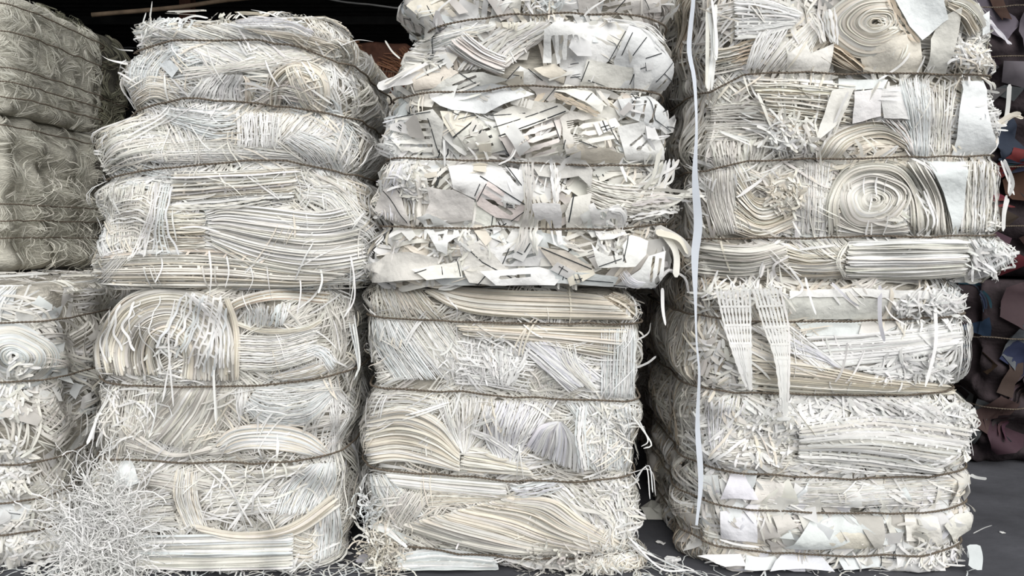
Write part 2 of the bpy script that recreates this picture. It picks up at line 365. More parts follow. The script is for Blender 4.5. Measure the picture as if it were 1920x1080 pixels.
    def tangle(b, cx, cy, rx, ry, n, L=(60, 160), w=2.5, tint='WNG', out=.03, curl=.5, acc=None, thick=.06):
        rg = b.rg; a = acc or b.loose; m = 22
        if curl < .55:   # short straws lying on the surface
            m = 9; k = int(n*1.6); r = np.sqrt(rg.rand(k, 1)); an = rg.rand(k, 1)*6.28; ln = rg.uniform(*L, (k, 1))*.62; ph = rg.rand(k, 1)*6.28+rg.randn(k, 1)*curl*2*np.linspace(-.5, .5, m)
            x = cx+np.cos(an)*r*rx+np.cumsum(np.cos(ph)*ln/m, 1)-ln*.3*np.cos(ph[:, :1]); y = cy+np.sin(an)*r*ry+np.cumsum(np.sin(ph)*ln/m, 1)-ln*.3*np.sin(ph[:, :1])
            S, Z = b.inv(x, y, out); b.lay(a, S, Z, max(out, .02)+rg.rand(k, 1)*.02+rg.randn(k, 1)*.012*np.linspace(-1, 1, m), w*.8/F*b.YF*rg.uniform(.6, 1.3, (k, 1)), cols(tint, k, rg), rg.randn(k)*.35); return
        l = rg.uniform(*L, (n, 1))/m; phi = rg.rand(n, 1)*6.28+np.cumsum(rg.randn(n, m)*curl*.4, 1)+rg.randn(n, 1)*curl*.13*np.arange(m)
        r = np.sqrt(rg.rand(n, 1)); an = rg.rand(n, 1)*6.28
        x = cx+np.cos(an)*r*rx+np.cumsum(np.cos(phi)*l, 1)*.8; y = cy+np.sin(an)*r*ry+np.cumsum(np.sin(phi)*l, 1)*.8
        Y = b.YF-out-thick*rg.rand(n, 1)*(1-r*.6)+np.cumsum(rg.randn(n, m)*.004, 1)
        z = np.maximum(CH+(HZ-y)/F*Y, .006)
        P = np.stack([(x-960)/F*Y, Y, z], -1); T = nrm(np.gradient(P, axis=1)); U = nrm(rg.randn(n, 1, 3)); a.ribbons(P, nrm(np.cross(T, U+0*T)), w/F*b.YF*rg.uniform(.5, 1.3, (n, 1)), cols(tint, n, rg))
    def topping(b, N, zc=0, tint='WN', h=.03, w=(.006, .012), L=(.1, .3), yr=(0, 1)):
        """strips lying on the top face"""
        rg = b.rg; a = b.loose
        for _ in range(N):
            k = rg.randint(4, 12); l = rg.uniform(*L); m = 9; x0 = rg.uniform(b.pl[-1]+.06, b.pr[-1]-.06); y0 = b.YF+b.DEP*rg.uniform(*yr); ph = rg.rand()*6.28
            t = np.linspace(-.5, .5, m)*l; p = ph+rg.randn()*2*t[None]+rg.randn(k, 1)*.12
            w0 = rg.uniform(*w); d = (np.arange(k)-k/2)[:, None]*w0*1.3
            X = x0+np.cumsum(np.cos(p)*l/m, 1)-np.sin(ph)*d; Y = y0+np.cumsum(np.sin(p)*l/m, 1)+np.cos(ph)*d
            X = np.clip(X, b.pl[-1]-.02, b.pr[-1]+.02); Y = np.clip(Y, b.YF+.0, b.YF+b.DEP)
            edge = np.minimum(np.minimum(X-b.pl[-1], b.pr[-1]-X), np.minimum(Y-b.YF, b.YF+b.DEP-Y)); 
            Z = b.Z1+zc+rg.rand()*h+rg.rand(k, 1)*.006+np.sin(t*rg.uniform(8, 25)+rg.rand())[None]*.005-.06*np.exp(-np.maximum(edge, 0)/.05)
            P = np.stack([X, Y, Z+0*X], -1); T = nrm(np.gradient(P, axis=1)); U = np.array([0, 0, 1.]); D = nrm(np.cross(T, U+0*T)); th = (rg.randn(k)*.5)[:, None, None]
            a.ribbons(P, nrm(D*np.cos(th)+U*np.sin(th)), w0*rg.uniform(.7, 1.2, (k, 1)), cols(tint[rg.randint(len(tint))], k, rg))
def cutlery(kind, L):
    """outline of a knife, spoon or fork shaped hole, length L along y, centred"""
    if kind == 0:   # knife
        p = [(-.045, -.5), (.045, -.5), (.055, -.1), (.03, 0), (.06, .2), (.06, .42), (.02, .5), (-.05, .45), (-.05, .1), (-.03, 0), (-.055, -.1)]
    elif kind == 1:  # spoon
        p = [(-.05, -.5), (.05, -.5), (.04, .1), (.03, .18), (.09, .28), (.10, .38), (.06, .48), (0, .5), (-.06, .48), (-.10, .38), (-.09, .28), (-.03, .18), (-.04, .1)]
    else:  # fork
        p = [(-.05, -.5), (.05, -.5), (.035, .1), (.09, .22), (.09, .5), (.065, .5), (.06, .33), (.04, .33), (.035, .5), (.012, .5), (.008, .33), (-.008, .33), (-.012, .5), (-.035, .5), (-.04, .33), (-.06, .33), (-.065, .5), (-.09, .5), (-.09, .22), (-.035, .1)]
    return np.array(p)*L
# ---------------------------------------------------------------- setting
def boxmesh(name, lo, hi, m, parent=None, kind=None):
    x0, y0, z0 = lo; x1, y1, z1 = hi; a = Acc()
    a.add([(x0,y0,z0),(x1,y0,z0),(x1,y1,z0),(x0,y1,z0),(x0,y0,z1),(x1,y0,z1),(x1,y1,z1),(x0,y1,z1)],
          [(0,3,2,1),(4,5,6,7),(0,1,5,4),(1,2,6,5),(2,3,7,6),(3,0,4,7)])
    o = a.obj(name, m, parent, smooth=False)
    if kind: o['kind'] = kind
    return o
def corrugated(name, x0, x1, fn, pitch=.14, d=.02):
    """sheet with trapezoid ribs; fn(t, h) gives the two end points of a line at t"""
    n = int((x1-x0)/pitch*4); t = np.linspace(x0, x1, n+1); h = np.tile([0, 0, d, d], n//4+2)[:n+1]; a = Acc()
    A = np.array([fn(tt, hh) for tt, hh in zip(t, h)]); V = A.reshape(-1, 3); i = np.arange(n)*2
    a.add(V, np.stack([i, i+1, i+3, i+2], 1)); o = a.obj(name, M_ROOF, smooth=False); o['kind'] = 'structure'
    so_ = o.modifiers.new('thick', 'SOLIDIFY'); so_.thickness = .004; return o
boxmesh('floor', (-8, -6, -.1), (8, 13.2, 0), M_FLOOR, kind='structure')
RZ = 4.6
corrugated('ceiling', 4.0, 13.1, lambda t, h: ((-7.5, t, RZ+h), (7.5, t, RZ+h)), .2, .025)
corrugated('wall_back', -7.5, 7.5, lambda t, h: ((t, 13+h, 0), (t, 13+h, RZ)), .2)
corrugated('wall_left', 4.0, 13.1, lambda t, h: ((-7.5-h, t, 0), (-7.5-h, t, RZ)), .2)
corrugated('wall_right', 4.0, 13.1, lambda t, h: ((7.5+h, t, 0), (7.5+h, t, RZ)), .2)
for k, y in enumerate((4.1, 5.7, 7.5, 9.3, 11.1)):
    boxmesh('trim_%d' % (k+1), (-7.5, y, RZ-.12), (7.5, y+.05, RZ-.002), M_ROOF, kind='structure')
def tube(name, pts, r, m, parent=None, seg=8, n=24):
    c = cr(pts, n); T = nrm(np.gradient(c, axis=0)); U = nrm(np.cross(T, np.array([.1, .2, 1.])+0*T)); W_ = np.cross(T, U); an = np.arange(seg)/seg*6.2832
    V = c[:, None]+(U[:, None]*np.cos(an)[None, :, None]+W_[:, None]*np.sin(an)[None, :, None])*r
    i = np.arange(n-1)[:, None]; j = np.arange(seg)[None]; j2 = (j+1) % seg; a = Acc()
    k = n*seg; caps = [(j_, (j_+1) % seg, k) for j_ in range(seg)]+[((j_+1) % seg+(n-1)*seg, j_+(n-1)*seg, k+1) for j_ in range(seg)]
    a.add(np.vstack([V.reshape(-1, 3), c[:1], c[-1:]]), np.stack([i*seg+j, i*seg+j2, (i+1)*seg+j2, (i+1)*seg+j], -1).reshape(-1, 4), caps)
    return a.obj(name, m, parent)
o = tube('bamboo_pole', [unproj(172, 28, 7.), unproj(330, 14, 7.15), unproj(470, -4, 7.3), unproj(800, -26, 7.5)], .022, M_POLE); tag(o, 'thin brown pole slung slantwise under the dark roof', 'pole')
o = tube('overhead_cable', [unproj(560, -14, 7.4), unproj(640, 3, 7.2), unproj(700, 9, 7), unproj(760, 16, 6.9), unproj(960, 20, 6.8), unproj(1120, -14, 7.4)], .009, M_CABLE); tag(o, 'thin grey cable sagging under the dark roof', 'cable')
p = empty('steel_post', (-3.52, 8.1, 0), 'rust-red steel post in the dark shed behind the left bale stack', 'post')
for nm, lo, hi in (('flange', (-3.58, 8.03, .01), (-3.46, 8.045, RZ-.12)), ('flange', (-3.58, 8.155, .01), (-3.46, 8.17, RZ-.12)), ('web', (-3.525, 8.045, .01), (-3.515, 8.155, RZ-.12)), ('base_plate', (-3.65, 7.97, 0), (-3.39, 8.23, .01))):
    boxmesh(nm, lo, hi, M_RUST, p)
# ---------------------------------------------------------------- the six big bales in front
G1 = 'front bales of white paper'
b = UL = Bale('big white paper-strip bale on top of the left stack, under the dark roof', 2.97, 1.08, 1.142, 2.20,
    [(30,262,630),(100,238,650),(150,234,655),(212,236,655),(245,196,655),(290,178,655),(335,186,655),(345,180,670),(430,176,690),(465,174,692),(500,166,690),(535,170,680)],
    [[(240,97),(330,80),(420,77),(500,80),(570,92),(640,116)], [(240,212),(300,195),(350,187),(440,191),(520,200),(640,217)], [(186,336),(250,325),(340,314),(450,303),(540,302),(655,325)]],
    seed=11, bulge=.02, lump=.012, n=8)
b.clumps(560, tint='WWNWC', ang=.3); b.clumps(60, k=(10, 20), L=(.2, .5), sr=(0, 1), tint='WNB', ang=-.25, asd=.25, net=.4)
b.topping(110, tint='WNC', h=.05); b.topping(40, tint='WNC', h=.08, yr=(0, .35)); B = b.bundle
B([(285,62),(350,92),(420,130)], [(430,42),(520,66),(600,108)], 34, 7, 'd', 'WN', .03)
B([(440,38),(520,34),(590,60)], [(445,52),(520,52),(585,72)], 6, 8, '', 'WV', .045, label='clean white strips capping the bale')
B([(450,52),(560,64),(645,85)], [(500,68),(560,84),(600,104)], 14, 4, 'n', 'C', .032)
B([(570,92),(590,86),(612,95),(612,114)], [(640,70),(668,85),(672,115),(650,150)], 16, 5, 'e', 'CN', .03)
B([(252,98),(238,130),(240,170)], [(335,92),(300,130),(290,178)], 22, 6, '', 'WB', .03)
B([(330,92),(400,120),(470,136)], [(430,84),(520,104),(605,132)], 22, 6, 'd', 'WN', .025)
B([(340,128),(450,117),(550,92),(610,102)], [(350,152),(440,137),(520,127),(585,112)], 10, 5, '', 'NG', .04)
B([(243,170),(280,143),(340,152)], [(250,206),(290,184),(335,200)], 16, 7, 'd', 'NC', .032)
B([(345,190),(368,160),(390,138)], [(452,192),(447,165),(458,141)], 18, 6, 'dn', 'WW', .04)
B([(456,142),(464,155),(461,190)], [(464,146),(470,160),(467,190)], 4, 4, 'e', 'CK', .04)
B([(525,200),(535,168),(560,147),(590,160),(594,190),(570,205)], [(500,208),(505,142),(550,112),(604,130),(620,178),(605,216)], 20, 5, 'e', 'CN', .035, name='coiled_roll')
B([(535,125),(545,160),(570,205)], [(560,118),(575,150),(600,200)], 8, 8, '', 'CN', .045)
B([(500,165),(540,150),(600,175)], [(480,205),(520,185),(590,200)], 10, 4, '', 'PN', .04)
B([(178,292),(200,243),(250,226),(310,226)], [(195,332),(230,312),(270,302),(330,292)], 14, 4, 'nd', 'N', .035, name='slotted_net')
B([(200,242),(235,305)], [(380,215),(425,305)], 34, 5, 'd', 'NW', .025)
B([(300,200),(380,206),(450,210)], [(320,232),(400,260),(440,252)], 12, 5, '', 'WB', .035)
B([(445,208),(448,275)], [(525,212),(522,278)], 18, 4, 'nd', 'W', .04, name='slotted_net')
B([(530,212),(500,250),(480,280)], [(655,222),(620,250),(590,262)], 20, 6, '', 'NW', .028)
B([(530,262),(570,295),(600,332)], [(560,244),(622,270),(648,325)], 16, 6, '', 'BW', .045)
B([(290,268),(420,258),(560,282)], [(290,304),(420,306),(560,304)], 16, 5, 'd', 'NW', .03)
B([(320,325),(450,320),(566,309)], [(320,386),(430,375),(552,366)], 14, 5, 'nde', 'CWN', .04)
B([(315,386),(430,381),(500,367)], [(318,394),(430,390),(505,377)], 3, 9, '', 'N', .05)
B([(192,348),(182,400),(180,462)], [(300,340),(290,400),(290,466)], 26, 4, 'd', 'N', .03, jit=1)
B([(215,372),(260,362),(300,380)], [(205,450),(250,445),(300,460)], 16, 5, '', 'NG', .035, jit=1.5)
B([(298,402),(385,402)], [(298,466),(385,466)], 14, 4, 'de', 'CN', .03)
B([(385,398),(430,386),(520,392),(600,400),(660,388)], [(398,456),(470,492),(560,514),(640,510),(692,500)], 32, 5, 'de', 'NW', .035)
B([(600,345),(640,350),(685,400)], [(560,372),(610,385),(650,440)], 14, 5, '', 'WN', .03)
B([(286,340),(275,410),(238,484)], [(326,345),(312,415),(335,478)], 9, 5, 'n', 'BW', .075, name='slotted_net', label='pale net of slotted strips hanging loose down the front')
B([(240,484),(262,470),(345,470)], [(240,490),(262,476),(345,476)], 2, 4, '', 'W', .07)
B([(170,484),(300,470),(430,472),(560,497),(665,508)], [(172,532),(300,537),(500,538),(600,534)], 14, 5, 'den', 'NC', .04)
B([(168,532),(215,476)], [(195,540),(245,480)], 14, 4, 'd', 'NW', .045)
B([(575,515),(640,512)], [(560,536),(660,534)], 12, 4, '', 'N', .03)
b.sheet([(298,120),(318,112),(336,128),(322,146)], .045, .003, 'B')
b.tangle(265, 75, 45, 30, 60, (40, 110), 4, 'WN', .02); b.tangle(185, 505, 25, 30, 60, (30, 90), 3, 'WN', .02)
for p, w in (([(240,120),(205,112),(185,100)],6), ([(250,95),(225,93),(215,88)],4), ([(470,40),(455,30),(445,22)],4), ([(340,38),(365,30),(390,34)],6), ([(520,32),(500,24),(470,18)],3), ([(640,85),(670,75),(700,78)],5)): b.stray(p, w, 1, .03)
for x, y, l in ((500,495,75),(470,500,50),(425,480,60),(392,470,90),(300,470,60),(600,500,50),(560,500,90)): b.stray([(x,y),(x+4,y+l*.5),(x-3+8*R.randn(),y+l)], 4, 1, .08)
b.stray([(655,480),(664,520),(655,560),(645,598)], 3.5, 3, .06, spread=4); b.litter(200); b.finish()

b = LL = Bale('white paper-strip bale at the bottom of the left stack, with a big round coil', 3.0, 1.08, 0, 1.13,
    [(545,232,622),(600,196,640),(660,180,640),(710,188,640),(730,182,640),(850,178,632),(870,176,628),(920,172,635),(1000,190,640),(1068,200,612)],
    [[(186,712),(260,718),(350,722),(470,720),(560,713),(638,700)], [(175,855),(260,858),(360,862),(480,862),(560,858),(632,848)]], seed=12, bulge=.008)
b.clumps(560, tint='WNGN'); B = b.bundle
b.bundle([(190,704),(186,640),(230,566),(310,541),(400,560),(436,620),(442,714)], [(300,704),(290,668),(296,640),(318,628),(338,640),(345,670),(340,712)], 36, 6, 'ed', 'CNG', .045, name='coiled_roll', label='big round coil of strips seen end on')
B([(195,722),(190,780),(186,850)], [(300,724),(290,780),(270,852)], 22, 5, 'd', 'NG', .03)
B([(310,724),(270,765),(235,810)], [(442,724),(420,790),(372,852)], 34, 5, 'de', 'NG', .03)
B([(240,800),(320,850),(400,838)], [(240,845),(320,855),(390,850)], 12, 4, 'e', 'G', .03)
B([(345,548),(325,600),(290,650)], [(425,556),(415,620),(395,705)], 11, 6, 'n', 'BW', .07, label='bluish-white strips fanned over the coil', ragged=.2)
B([(345,548),(400,610),(405,690)], [(360,548),(425,600),(430,690)], 5, 6, '', 'W', .07)
B([(230,570),(215,620),(260,700)], [(300,555),(280,620),(330,700)], 4, 6, 'n', 'W', .062, ragged=.25, jit=.4)
B([(428,590),(440,562),(520,542),(620,548)], [(428,606),(445,580),(520,562),(610,570)], 12, 4, 'en', 'KN', .03)
B([(460,580),(462,614)], [(545,566),(530,612)], 13, 7, '', 'BW', .045)
B([(442,628),(520,628),(603,606)], [(450,694),(520,694),(592,672)], 18, 5, 'd', 'NW', .05, tilt=.6, label='smooth band of parallel strips')
B([(432,600),(500,618),(570,612),(602,598)], [(440,610),(500,626),(570,622),(604,606)], 4, 4, 'e', 'NC', .05)
B([(420,560),(438,620),(441,712)], [(428,560),(447,620),(446,714)], 4, 4, 'e', 'C', .055)
B([(600,560),(622,620),(618,700)], [(640,570),(650,640),(640,700)], 12, 5, '', 'NG', .03)
B([(500,706),(560,690),(612,672)], [(530,714),(590,708),(628,692)], 9, 5, 'd', 'WC', .04)
B([(570,660),(600,672),(620,700)], [(585,645),(615,655),(632,680)], 6, 7, '', 'BW', .05)
B([(480,728),(540,722),(615,714)], [(457,762),(500,797),(580,792),(632,736)], 22, 5, 'd', 'WB', .035)
B([(440,724),(450,800)], [(470,724),(456,770)], 7, 5, '', 'W', .035)
B([(400,832),(440,804),(520,799),(580,815),(622,852)], [(425,852),(470,842),(540,846),(600,855)], 15, 5, 'ed', 'WBC', .045)
B([(610,730),(620,790),(620,850)], [(632,720),(636,790),(630,848)], 7, 5, '', 'W', .03)
b.tangle(195, 885, 20, 22, 50, (30, 80), 4, 'N', .0)
b.sheet([(222,868),(240,862),(262,905),(225,915),(212,900)], .05, .003, 'B')
B([(262,880),(330,890),(420,905)], [(250,905),(300,915),(340,930)], 12, 4, 'e', 'G', .035)
B([(215,936),(320,918)], [(225,996),(332,994)], 16, 5, 'd', 'WN', .05)
B([(330,880),(325,930),(350,990)], [(368,885),(372,940),(388,990)], 14, 5, 'd', 'CWN', .05)
B([(372,914),(440,906),(515,902)], [(400,975),(460,966),(515,960)], 13, 5, 'd', 'WN', .04)
B([(370,875),(480,882),(580,868)], [(410,905),(500,900),(570,885)], 12, 4, 'e', 'NG', .03)
B([(508,965),(530,912),(585,870)], [(600,962),(628,905),(628,866)], 26, 5, 'd', 'BW', .045)
B([(360,982),(450,998),(540,985),(625,925)], [(380,1000),(460,1012),(560,1000),(638,945)], 9, 5, 'e', 'NC', .055)
B([(240,1010),(350,1006),(550,1000)], [(260,1062),(400,1066),(550,1062)], 20, 6, 'ed', 'WNB', .055)
B([(602,945),(590,1000),(588,1050)], [(634,950),(640,1000),(632,1042)], 12, 5, 'd', 'WB', .045)
B([(545,1000),(575,1010),(595,985)], [(550,1050),(585,1050),(600,1030)], 10, 5, '', 'NC', .04)
b.tangle(190, 985, 62, 85, 800, (60, 170), 1.8, 'W', .03, .6, thick=.12); b.tangle(180, 1040, 70, 30, 260, (60, 150), 1.8, 'W', .05, .6, thick=.14)
b.tangle(330, 660, 110, 70, 40, (30, 90), 5, 'W', .03, .5); b.tangle(250, 780, 70, 60, 60, (30, 100), 4, 'WN', .03, .4)
b.tangle(460, 900, 130, 50, 40, (30, 110), 3.5, 'WN', .045, .5); b.tangle(430, 1060, 180, 12, 90, (40, 120), 3, 'W', .03, .5)
for p, w, n in (([(325,560),(318,640),(322,760)],4,2), ([(400,600),(398,700),(402,790)],4,3), ([(470,980),(420,1020),(395,1075)],6,2), ([(200,760),(185,790),(168,830)],6,2), ([(380,865),(430,910),(470,1000)],5,3), ([(520,880),(480,930),(430,990)],5,2), ([(210,700),(200,640),(215,590)],5,3)): b.stray(p, w, n, .07)
b.stray([(650,890),(648,850),(660,830),(674,858)], 5, 2, -.3, 'V', spread=3); b.litter(200); b.finish()

b = UM = Bale('topmost bale of white cutlery offcuts with black printed lines on the middle stack', 2.93, 1.1, 1.146, 2.50,
    [(-60,775,1255),(0,757,1262),(40,788,1250),(60,800,1240),(90,780,1250),(150,745,1258),(178,742,1245),(215,740,1250),(290,737,1250),(310,722,1240),(380,704,1252),(420,712,1250),(500,692,1245),(538,692,1240)],
    [[(800,60),(880,42),(960,33),(1060,30),(1150,30),(1235,38)], [(745,180),(870,174),(1000,164),(1160,170),(1245,174)], [(735,297),(860,300),(960,305),(1100,312),(1245,310)], [(712,425),(860,428),(960,427),(1130,430),(1250,420)]],
    seed=13, bulge=.014, lump=.014, n=8)
b.clumps(260, k=(4, 9), L=(.1, .3), w=(.012, .028), tint='WNCG', net=.05); b.chips(240, sr=(3.3, 5.7), tint='WWNGB'); b.chips(50, sr=(1.7, 3.3), tint='WNG')
b.topping(30, w=(.015, .03)); B = b.bundle; S_ = b.sheet
def cutl(x, y, ang, L, n, dx, kinds=(0, 1, 2)):
    """row of cutlery holes in image px"""
    out = []
    for i in range(n):
        h = cutlery(kinds[i % len(kinds)], L); c, s = math.cos(ang), math.sin(ang); h = h@np.array([[c, s], [-s, c]])
        out.append(h+np.array([x+dx[0]*i, y+dx[1]*i]))
    return out
H2 = math.pi/2
S_([(762,0),(880,-6),(900,25),(810,50),(790,40)], .03, .006, 'C', lines=[((800,10),(815,38)),((860,-2),(885,30),2)])
S_([(890,-8),(980,-10),(975,25),(900,30)], .03, .008, 'N', cutl(935, 8, 1.3, 50, 3, (-4, 12)), [((895,15),(960,-5))])
S_([(1080,-20),(1230,-20),(1235,25),(1085,28)], .035, .008, 'N', cutl(1150, 0, 1.4, 60, 3, (3, 12)), [((1150,25),(1190,-20)),((1200,-10),(1215,20))])
b.ring(1228, 22, 6, 34, 9, .9, tint='PN')
B([(860,132),(900,82),(965,42)], [(945,128),(1000,84),(1080,40)], 14, 9, 'd', 'WNG', .04)
B([(770,80),(830,62),(920,44)], [(800,100),(850,78),(930,52)], 8, 8, '', 'WN', .04)
B([(838,86),(885,118),(945,142)], [(872,60),(910,92),(950,110)], 12, 8, 'e', 'WP', .05)
S_([(1030,60),(1110,38),(1190,44),(1160,100),(1095,150),(1050,128)], .035, .004, 'W', label='large clean sheet')
S_([(1020,55),(1045,38),(1070,40),(1092,50),(1102,62),(1098,76),(1094,62),(1088,70),(1087,82),(1083,64),(1076,66),(1077,80),(1073,64),(1065,66),(1063,90),(1062,112),(1056,112),(1055,88),(1056,66),(1047,66),(1048,90),(1051,118),(1045,120),(1041,92),(1040,66),(1034,68),(1034,118),(1018,118)], .085, .003, 'W', name='fork_cutout', label='white offcut with long fork tines hanging down', space=9)
S_([(1150,115),(1180,46),(1232,62),(1258,120),(1248,170),(1160,165)], .045, .006, 'B', cutl(1240, 158, .5, 22, 1, (0, 0)), [((1140,118),(1172,60)),((1165,105),(1185,62)),((1186,105),(1212,70)),((1228,155),(1256,118)),((1240,140),(1256,158)),((1210,110),(1240,100))])
S_([(1088,160),(1100,112),(1165,125),(1190,128),(1182,172)], .05, .005, 'N', lines=[((1090,152),(1104,116)),((1103,150),(1145,163)),((1178,170),(1188,140))])
S_([(1190,130),(1215,120),(1228,145),(1215,175),(1192,170)], .06, .006, 'W')
S_([(950,152),(975,125),(1040,150),(1060,170),(1000,160)], .045, .004, 'N', lines=[((948,152),(974,126)),((990,130),(1032,160))])
S_([(1000,128),(1040,120),(1062,135),(1058,155),(1018,142)], .06, .007, 'C')
S_([(800,172),(850,140),(905,135),(955,150),(900,165)], .04, .008, 'N', cutl(870, 152, 1.2, 50, 2, (0, 12)), [((850,130),(905,165))])
S_([(770,130),(830,118),(860,135),(810,165),(775,170)], .05, .012, 'C')
B([(835,82),(780,98),(738,128)], [(845,132),(770,140),(722,158)], 9, 9, '', 'WN', .04)
b.stray([(790,138),(765,150),(738,153),(708,164)], 20, 1, .05, 'W', twist=.1); b.stray([(800,120),(760,135),(725,158)], 9, 3, .05, 'WN', spread=4)
S_([(806,184),(860,168),(920,155),(975,160),(1003,176),(960,190),(910,214),(848,206),(825,198)], .06, .012, 'B', name='crumpled_sheet', label='crumpled pale blue sheet')
S_([(740,222),(812,205),(832,230),(826,292),(757,298),(745,260)], .045, .006, 'N', cutl(775, 228, H2, 60, 5, (2, 15)), [((738,222),(808,210)),((802,222),(822,286)),((780,290),(795,284))])
S_([(825,208),(905,214),(880,236),(850,258),(832,230)], .035, .005, 'C', lines=[((850,258),(898,218),3)])
S_([(850,262),(900,218),(940,232),(950,280),(880,298),(850,285)], .035, .008, 'N', cutl(895, 250, 1.2, 55, 3, (2, 15)), [((860,225),(898,215))])
S_([(925,216),(985,188),(1050,196),(1068,210),(940,258)], .05, .005, 'N', lines=[((920,218),(985,212)),((925,240),(1045,200)),((935,256),(1060,210),2.6)])
S_([(935,258),(1055,222),(1050,262),(1040,285),(975,298),(955,290)], .045, .006, 'P', cutl(1000, 238, 1.25, 80, 4, (4, 15), (2, 0)), [((1038,228),(1050,262)),((940,265),(958,298)),((948,288),(966,298))])
S_([(1050,222),(1065,208),(1140,220),(1160,262),(1062,290)], .05, .006, 'N', cutl(1100, 228, 1.4, 75, 4, (6, 14), (2, 1)), [((1085,264),(1120,277)),((1145,242),(1160,270)),((1060,262),(1056,280))])
S_([(1040,168),(1060,155),(1110,168),(1132,196),(1128,212),(1060,172)], .075, .004, 'N', lines=[((1020,192),(1044,160)),((1098,188),(1112,172))])
B([(1040,175),(1085,192),(1128,214)], [(1038,180),(1080,200),(1122,218)], 2, 5, '', 'K', .08)
S_([(1000,190),(1015,166),(1040,172),(1020,194)], .03, .004, 'K')
S_([(1160,185),(1220,178),(1240,205),(1252,250),(1222,240),(1170,215)], .05, .008, 'B', cutl(1190, 200, .2, 40, 3, (16, 8), (1, 2)), [((1215,180),(1225,225)),((1225,225),(1252,247)),((1185,195),(1198,178))])
S_([(1155,240),(1200,230),(1245,255),(1240,300),(1175,300)], .045, .014, 'W', cutl(1195, 262, .9, 40, 2, (14, 8)), [((1215,258),(1232,242))])
S_([(1238,240),(1262,215),(1272,225),(1268,248),(1250,252)], .06, .008, 'W', lines=[((1250,238),(1270,240))])
S_([(1060,272),(1100,268),(1170,290),(1168,306),(1080,306)], .05, .012, 'C')
B([(735,300),(712,350),(700,408)], [(778,312),(765,362),(768,420)], 13, 11, 'd', 'GNV', .045, tilt=.6, jit=1.5)
S_([(700,395),(722,355),(745,350),(762,395),(770,425),(730,420)], .055, .012, 'G', lines=[((722,358),(748,395)),((748,395),(765,422)),((735,345),(755,370))])
B([(770,320),(778,370),(775,425)], [(800,335),(800,380),(795,420)], 7, 9, 'e', 'NG', .045, jit=1.5)
S_([(800,350),(812,352),(850,356),(890,376),(886,412),(835,418),(795,405),(806,380)], .075, .009, 'G', name='crumpled_sheet', label='grey crumpled sheet')
S_([(840,312),(900,304),(978,318),(985,368),(975,385),(900,372),(893,374),(850,354)], .045, .005, 'W', lines=[((900,330),(985,385),2.4),((890,368),(900,345)),((948,308),(978,348))], holes=cutl(958, 330, -.7, 50, 1, (0, 0)))
S_([(893,372),(915,340),(985,388),(972,415),(930,408),(895,385)], .055, .004, 'P', cutl(940, 370, -1.0, 70, 2, (-8, 14), (2, 0)), [((895,378),(912,345)),((958,415),(982,398))])
S_([(885,378),(930,385),(930,430),(870,428),(888,410)], .045, .005, 'N', lines=[((925,400),(918,445)),((895,382),(955,410))])
B([(980,298),(985,380),(966,472)], [(1002,300),(998,380),(982,474)], 3, 12, '', 'GG', .09, name='hanging_curl', label='grey translucent curl hanging down', jit=1)
S_([(990,295),(1040,290),(1098,300),(1112,318),(1108,352),(1085,330),(1050,335),(1010,330)], .065, .010, 'G', name='crumpled_sheet')
B([(1030,290),(1035,340),(1040,385)], [(1050,320),(1048,350),(1046,380)], 3, 9, '', 'W', .08)
S_([(998,382),(1015,380),(1050,382),(1054,400),(1054,430),(1056,458),(1048,460),(1036,412),(1033,414),(1040,452),(1046,462),(1038,458),(1030,420),(1022,410),(1012,414),(1002,412)], .10, .003, 'W', name='fork_cutout', label='bright white offcut with hanging fork tines', space=9)
B([(1000,410),(996,440),(1003,480)], [(1010,412),(1006,440),(1008,478)], 2, 5, '', 'N', .09)
S_([(1072,370),(1110,362),(1100,430),(1062,432),(1060,400)], .055, .004, 'N', lines=[((1076,364),(1064,432),2.8)])
S_([(778,408),(802,400),(828,412),(858,430),(862,442),(840,455),(838,478),(820,470),(810,452),(800,438),(790,420)], .09, .004, 'W', [[(792,412),(806,410),(810,420),(798,422)],[(808,424),(830,422),(832,432),(814,436)],[(820,440),(832,438),(830,450),(822,452)],[(838,430),(850,432),(848,440),(838,440)]], name='slotted_net', label='bright white perforated offcut', space=9)
S_([(1102,385),(1112,380),(1120,395),(1140,390),(1160,382),(1178,405),(1172,440),(1150,448),(1125,450),(1112,420)], .085, .012, 'W', [[(1125,398),(1138,396),(1136,412),(1126,412)],[(1145,410),(1156,410),(1154,430),(1142,430)]], name='slotted_net', label='crumpled white perforated offcut', space=10)
B([(1138,392),(1168,388),(1176,410)], [(1150,400),(1165,400),(1168,430)], 3, 9, '', 'W', .10)
S_([(1108,455),(1120,470),(1140,480),(1168,478),(1165,462),(1185,440),(1215,452),(1212,478),(1190,500),(1122,502)], .09, .007, 'W', cutl(1150, 478, 2.9, 34, 2, (18, -2), (2,)), [((1168,490),(1180,440)),((1122,500),(1165,485))])
B([(1100,330),(1150,345),(1230,350)], [(1100,380),(1150,400),(1230,420)], 12, 10, 'd', 'NG', .04, tilt=.5, ragged=.2)
S_([(1215,480),(1245,470),(1240,542),(1150,538),(1200,505)], .05, .004, 'W', cutl(1222, 505, .1, 50, 2, (12, 4)), [((1150,535),(1240,542))])
S_([(690,502),(722,478),(765,472),(822,484),(830,515),(790,524),(700,530)], .075, .006, 'G', name='crumpled_sheet', label='smooth grey sheet')
S_([(772,505),(862,490),(868,520),(800,525)], .08, .003, 'N', lines=[((858,490),(864,518)),((778,512),(800,505)),((828,500),(830,515))])
S_([(868,465),(900,450),(975,530),(930,536),(880,530),(866,500)], .055, .006, 'N', lines=[((870,460),(905,492)),((905,492),(972,528),2.4),((895,535),(918,508))])
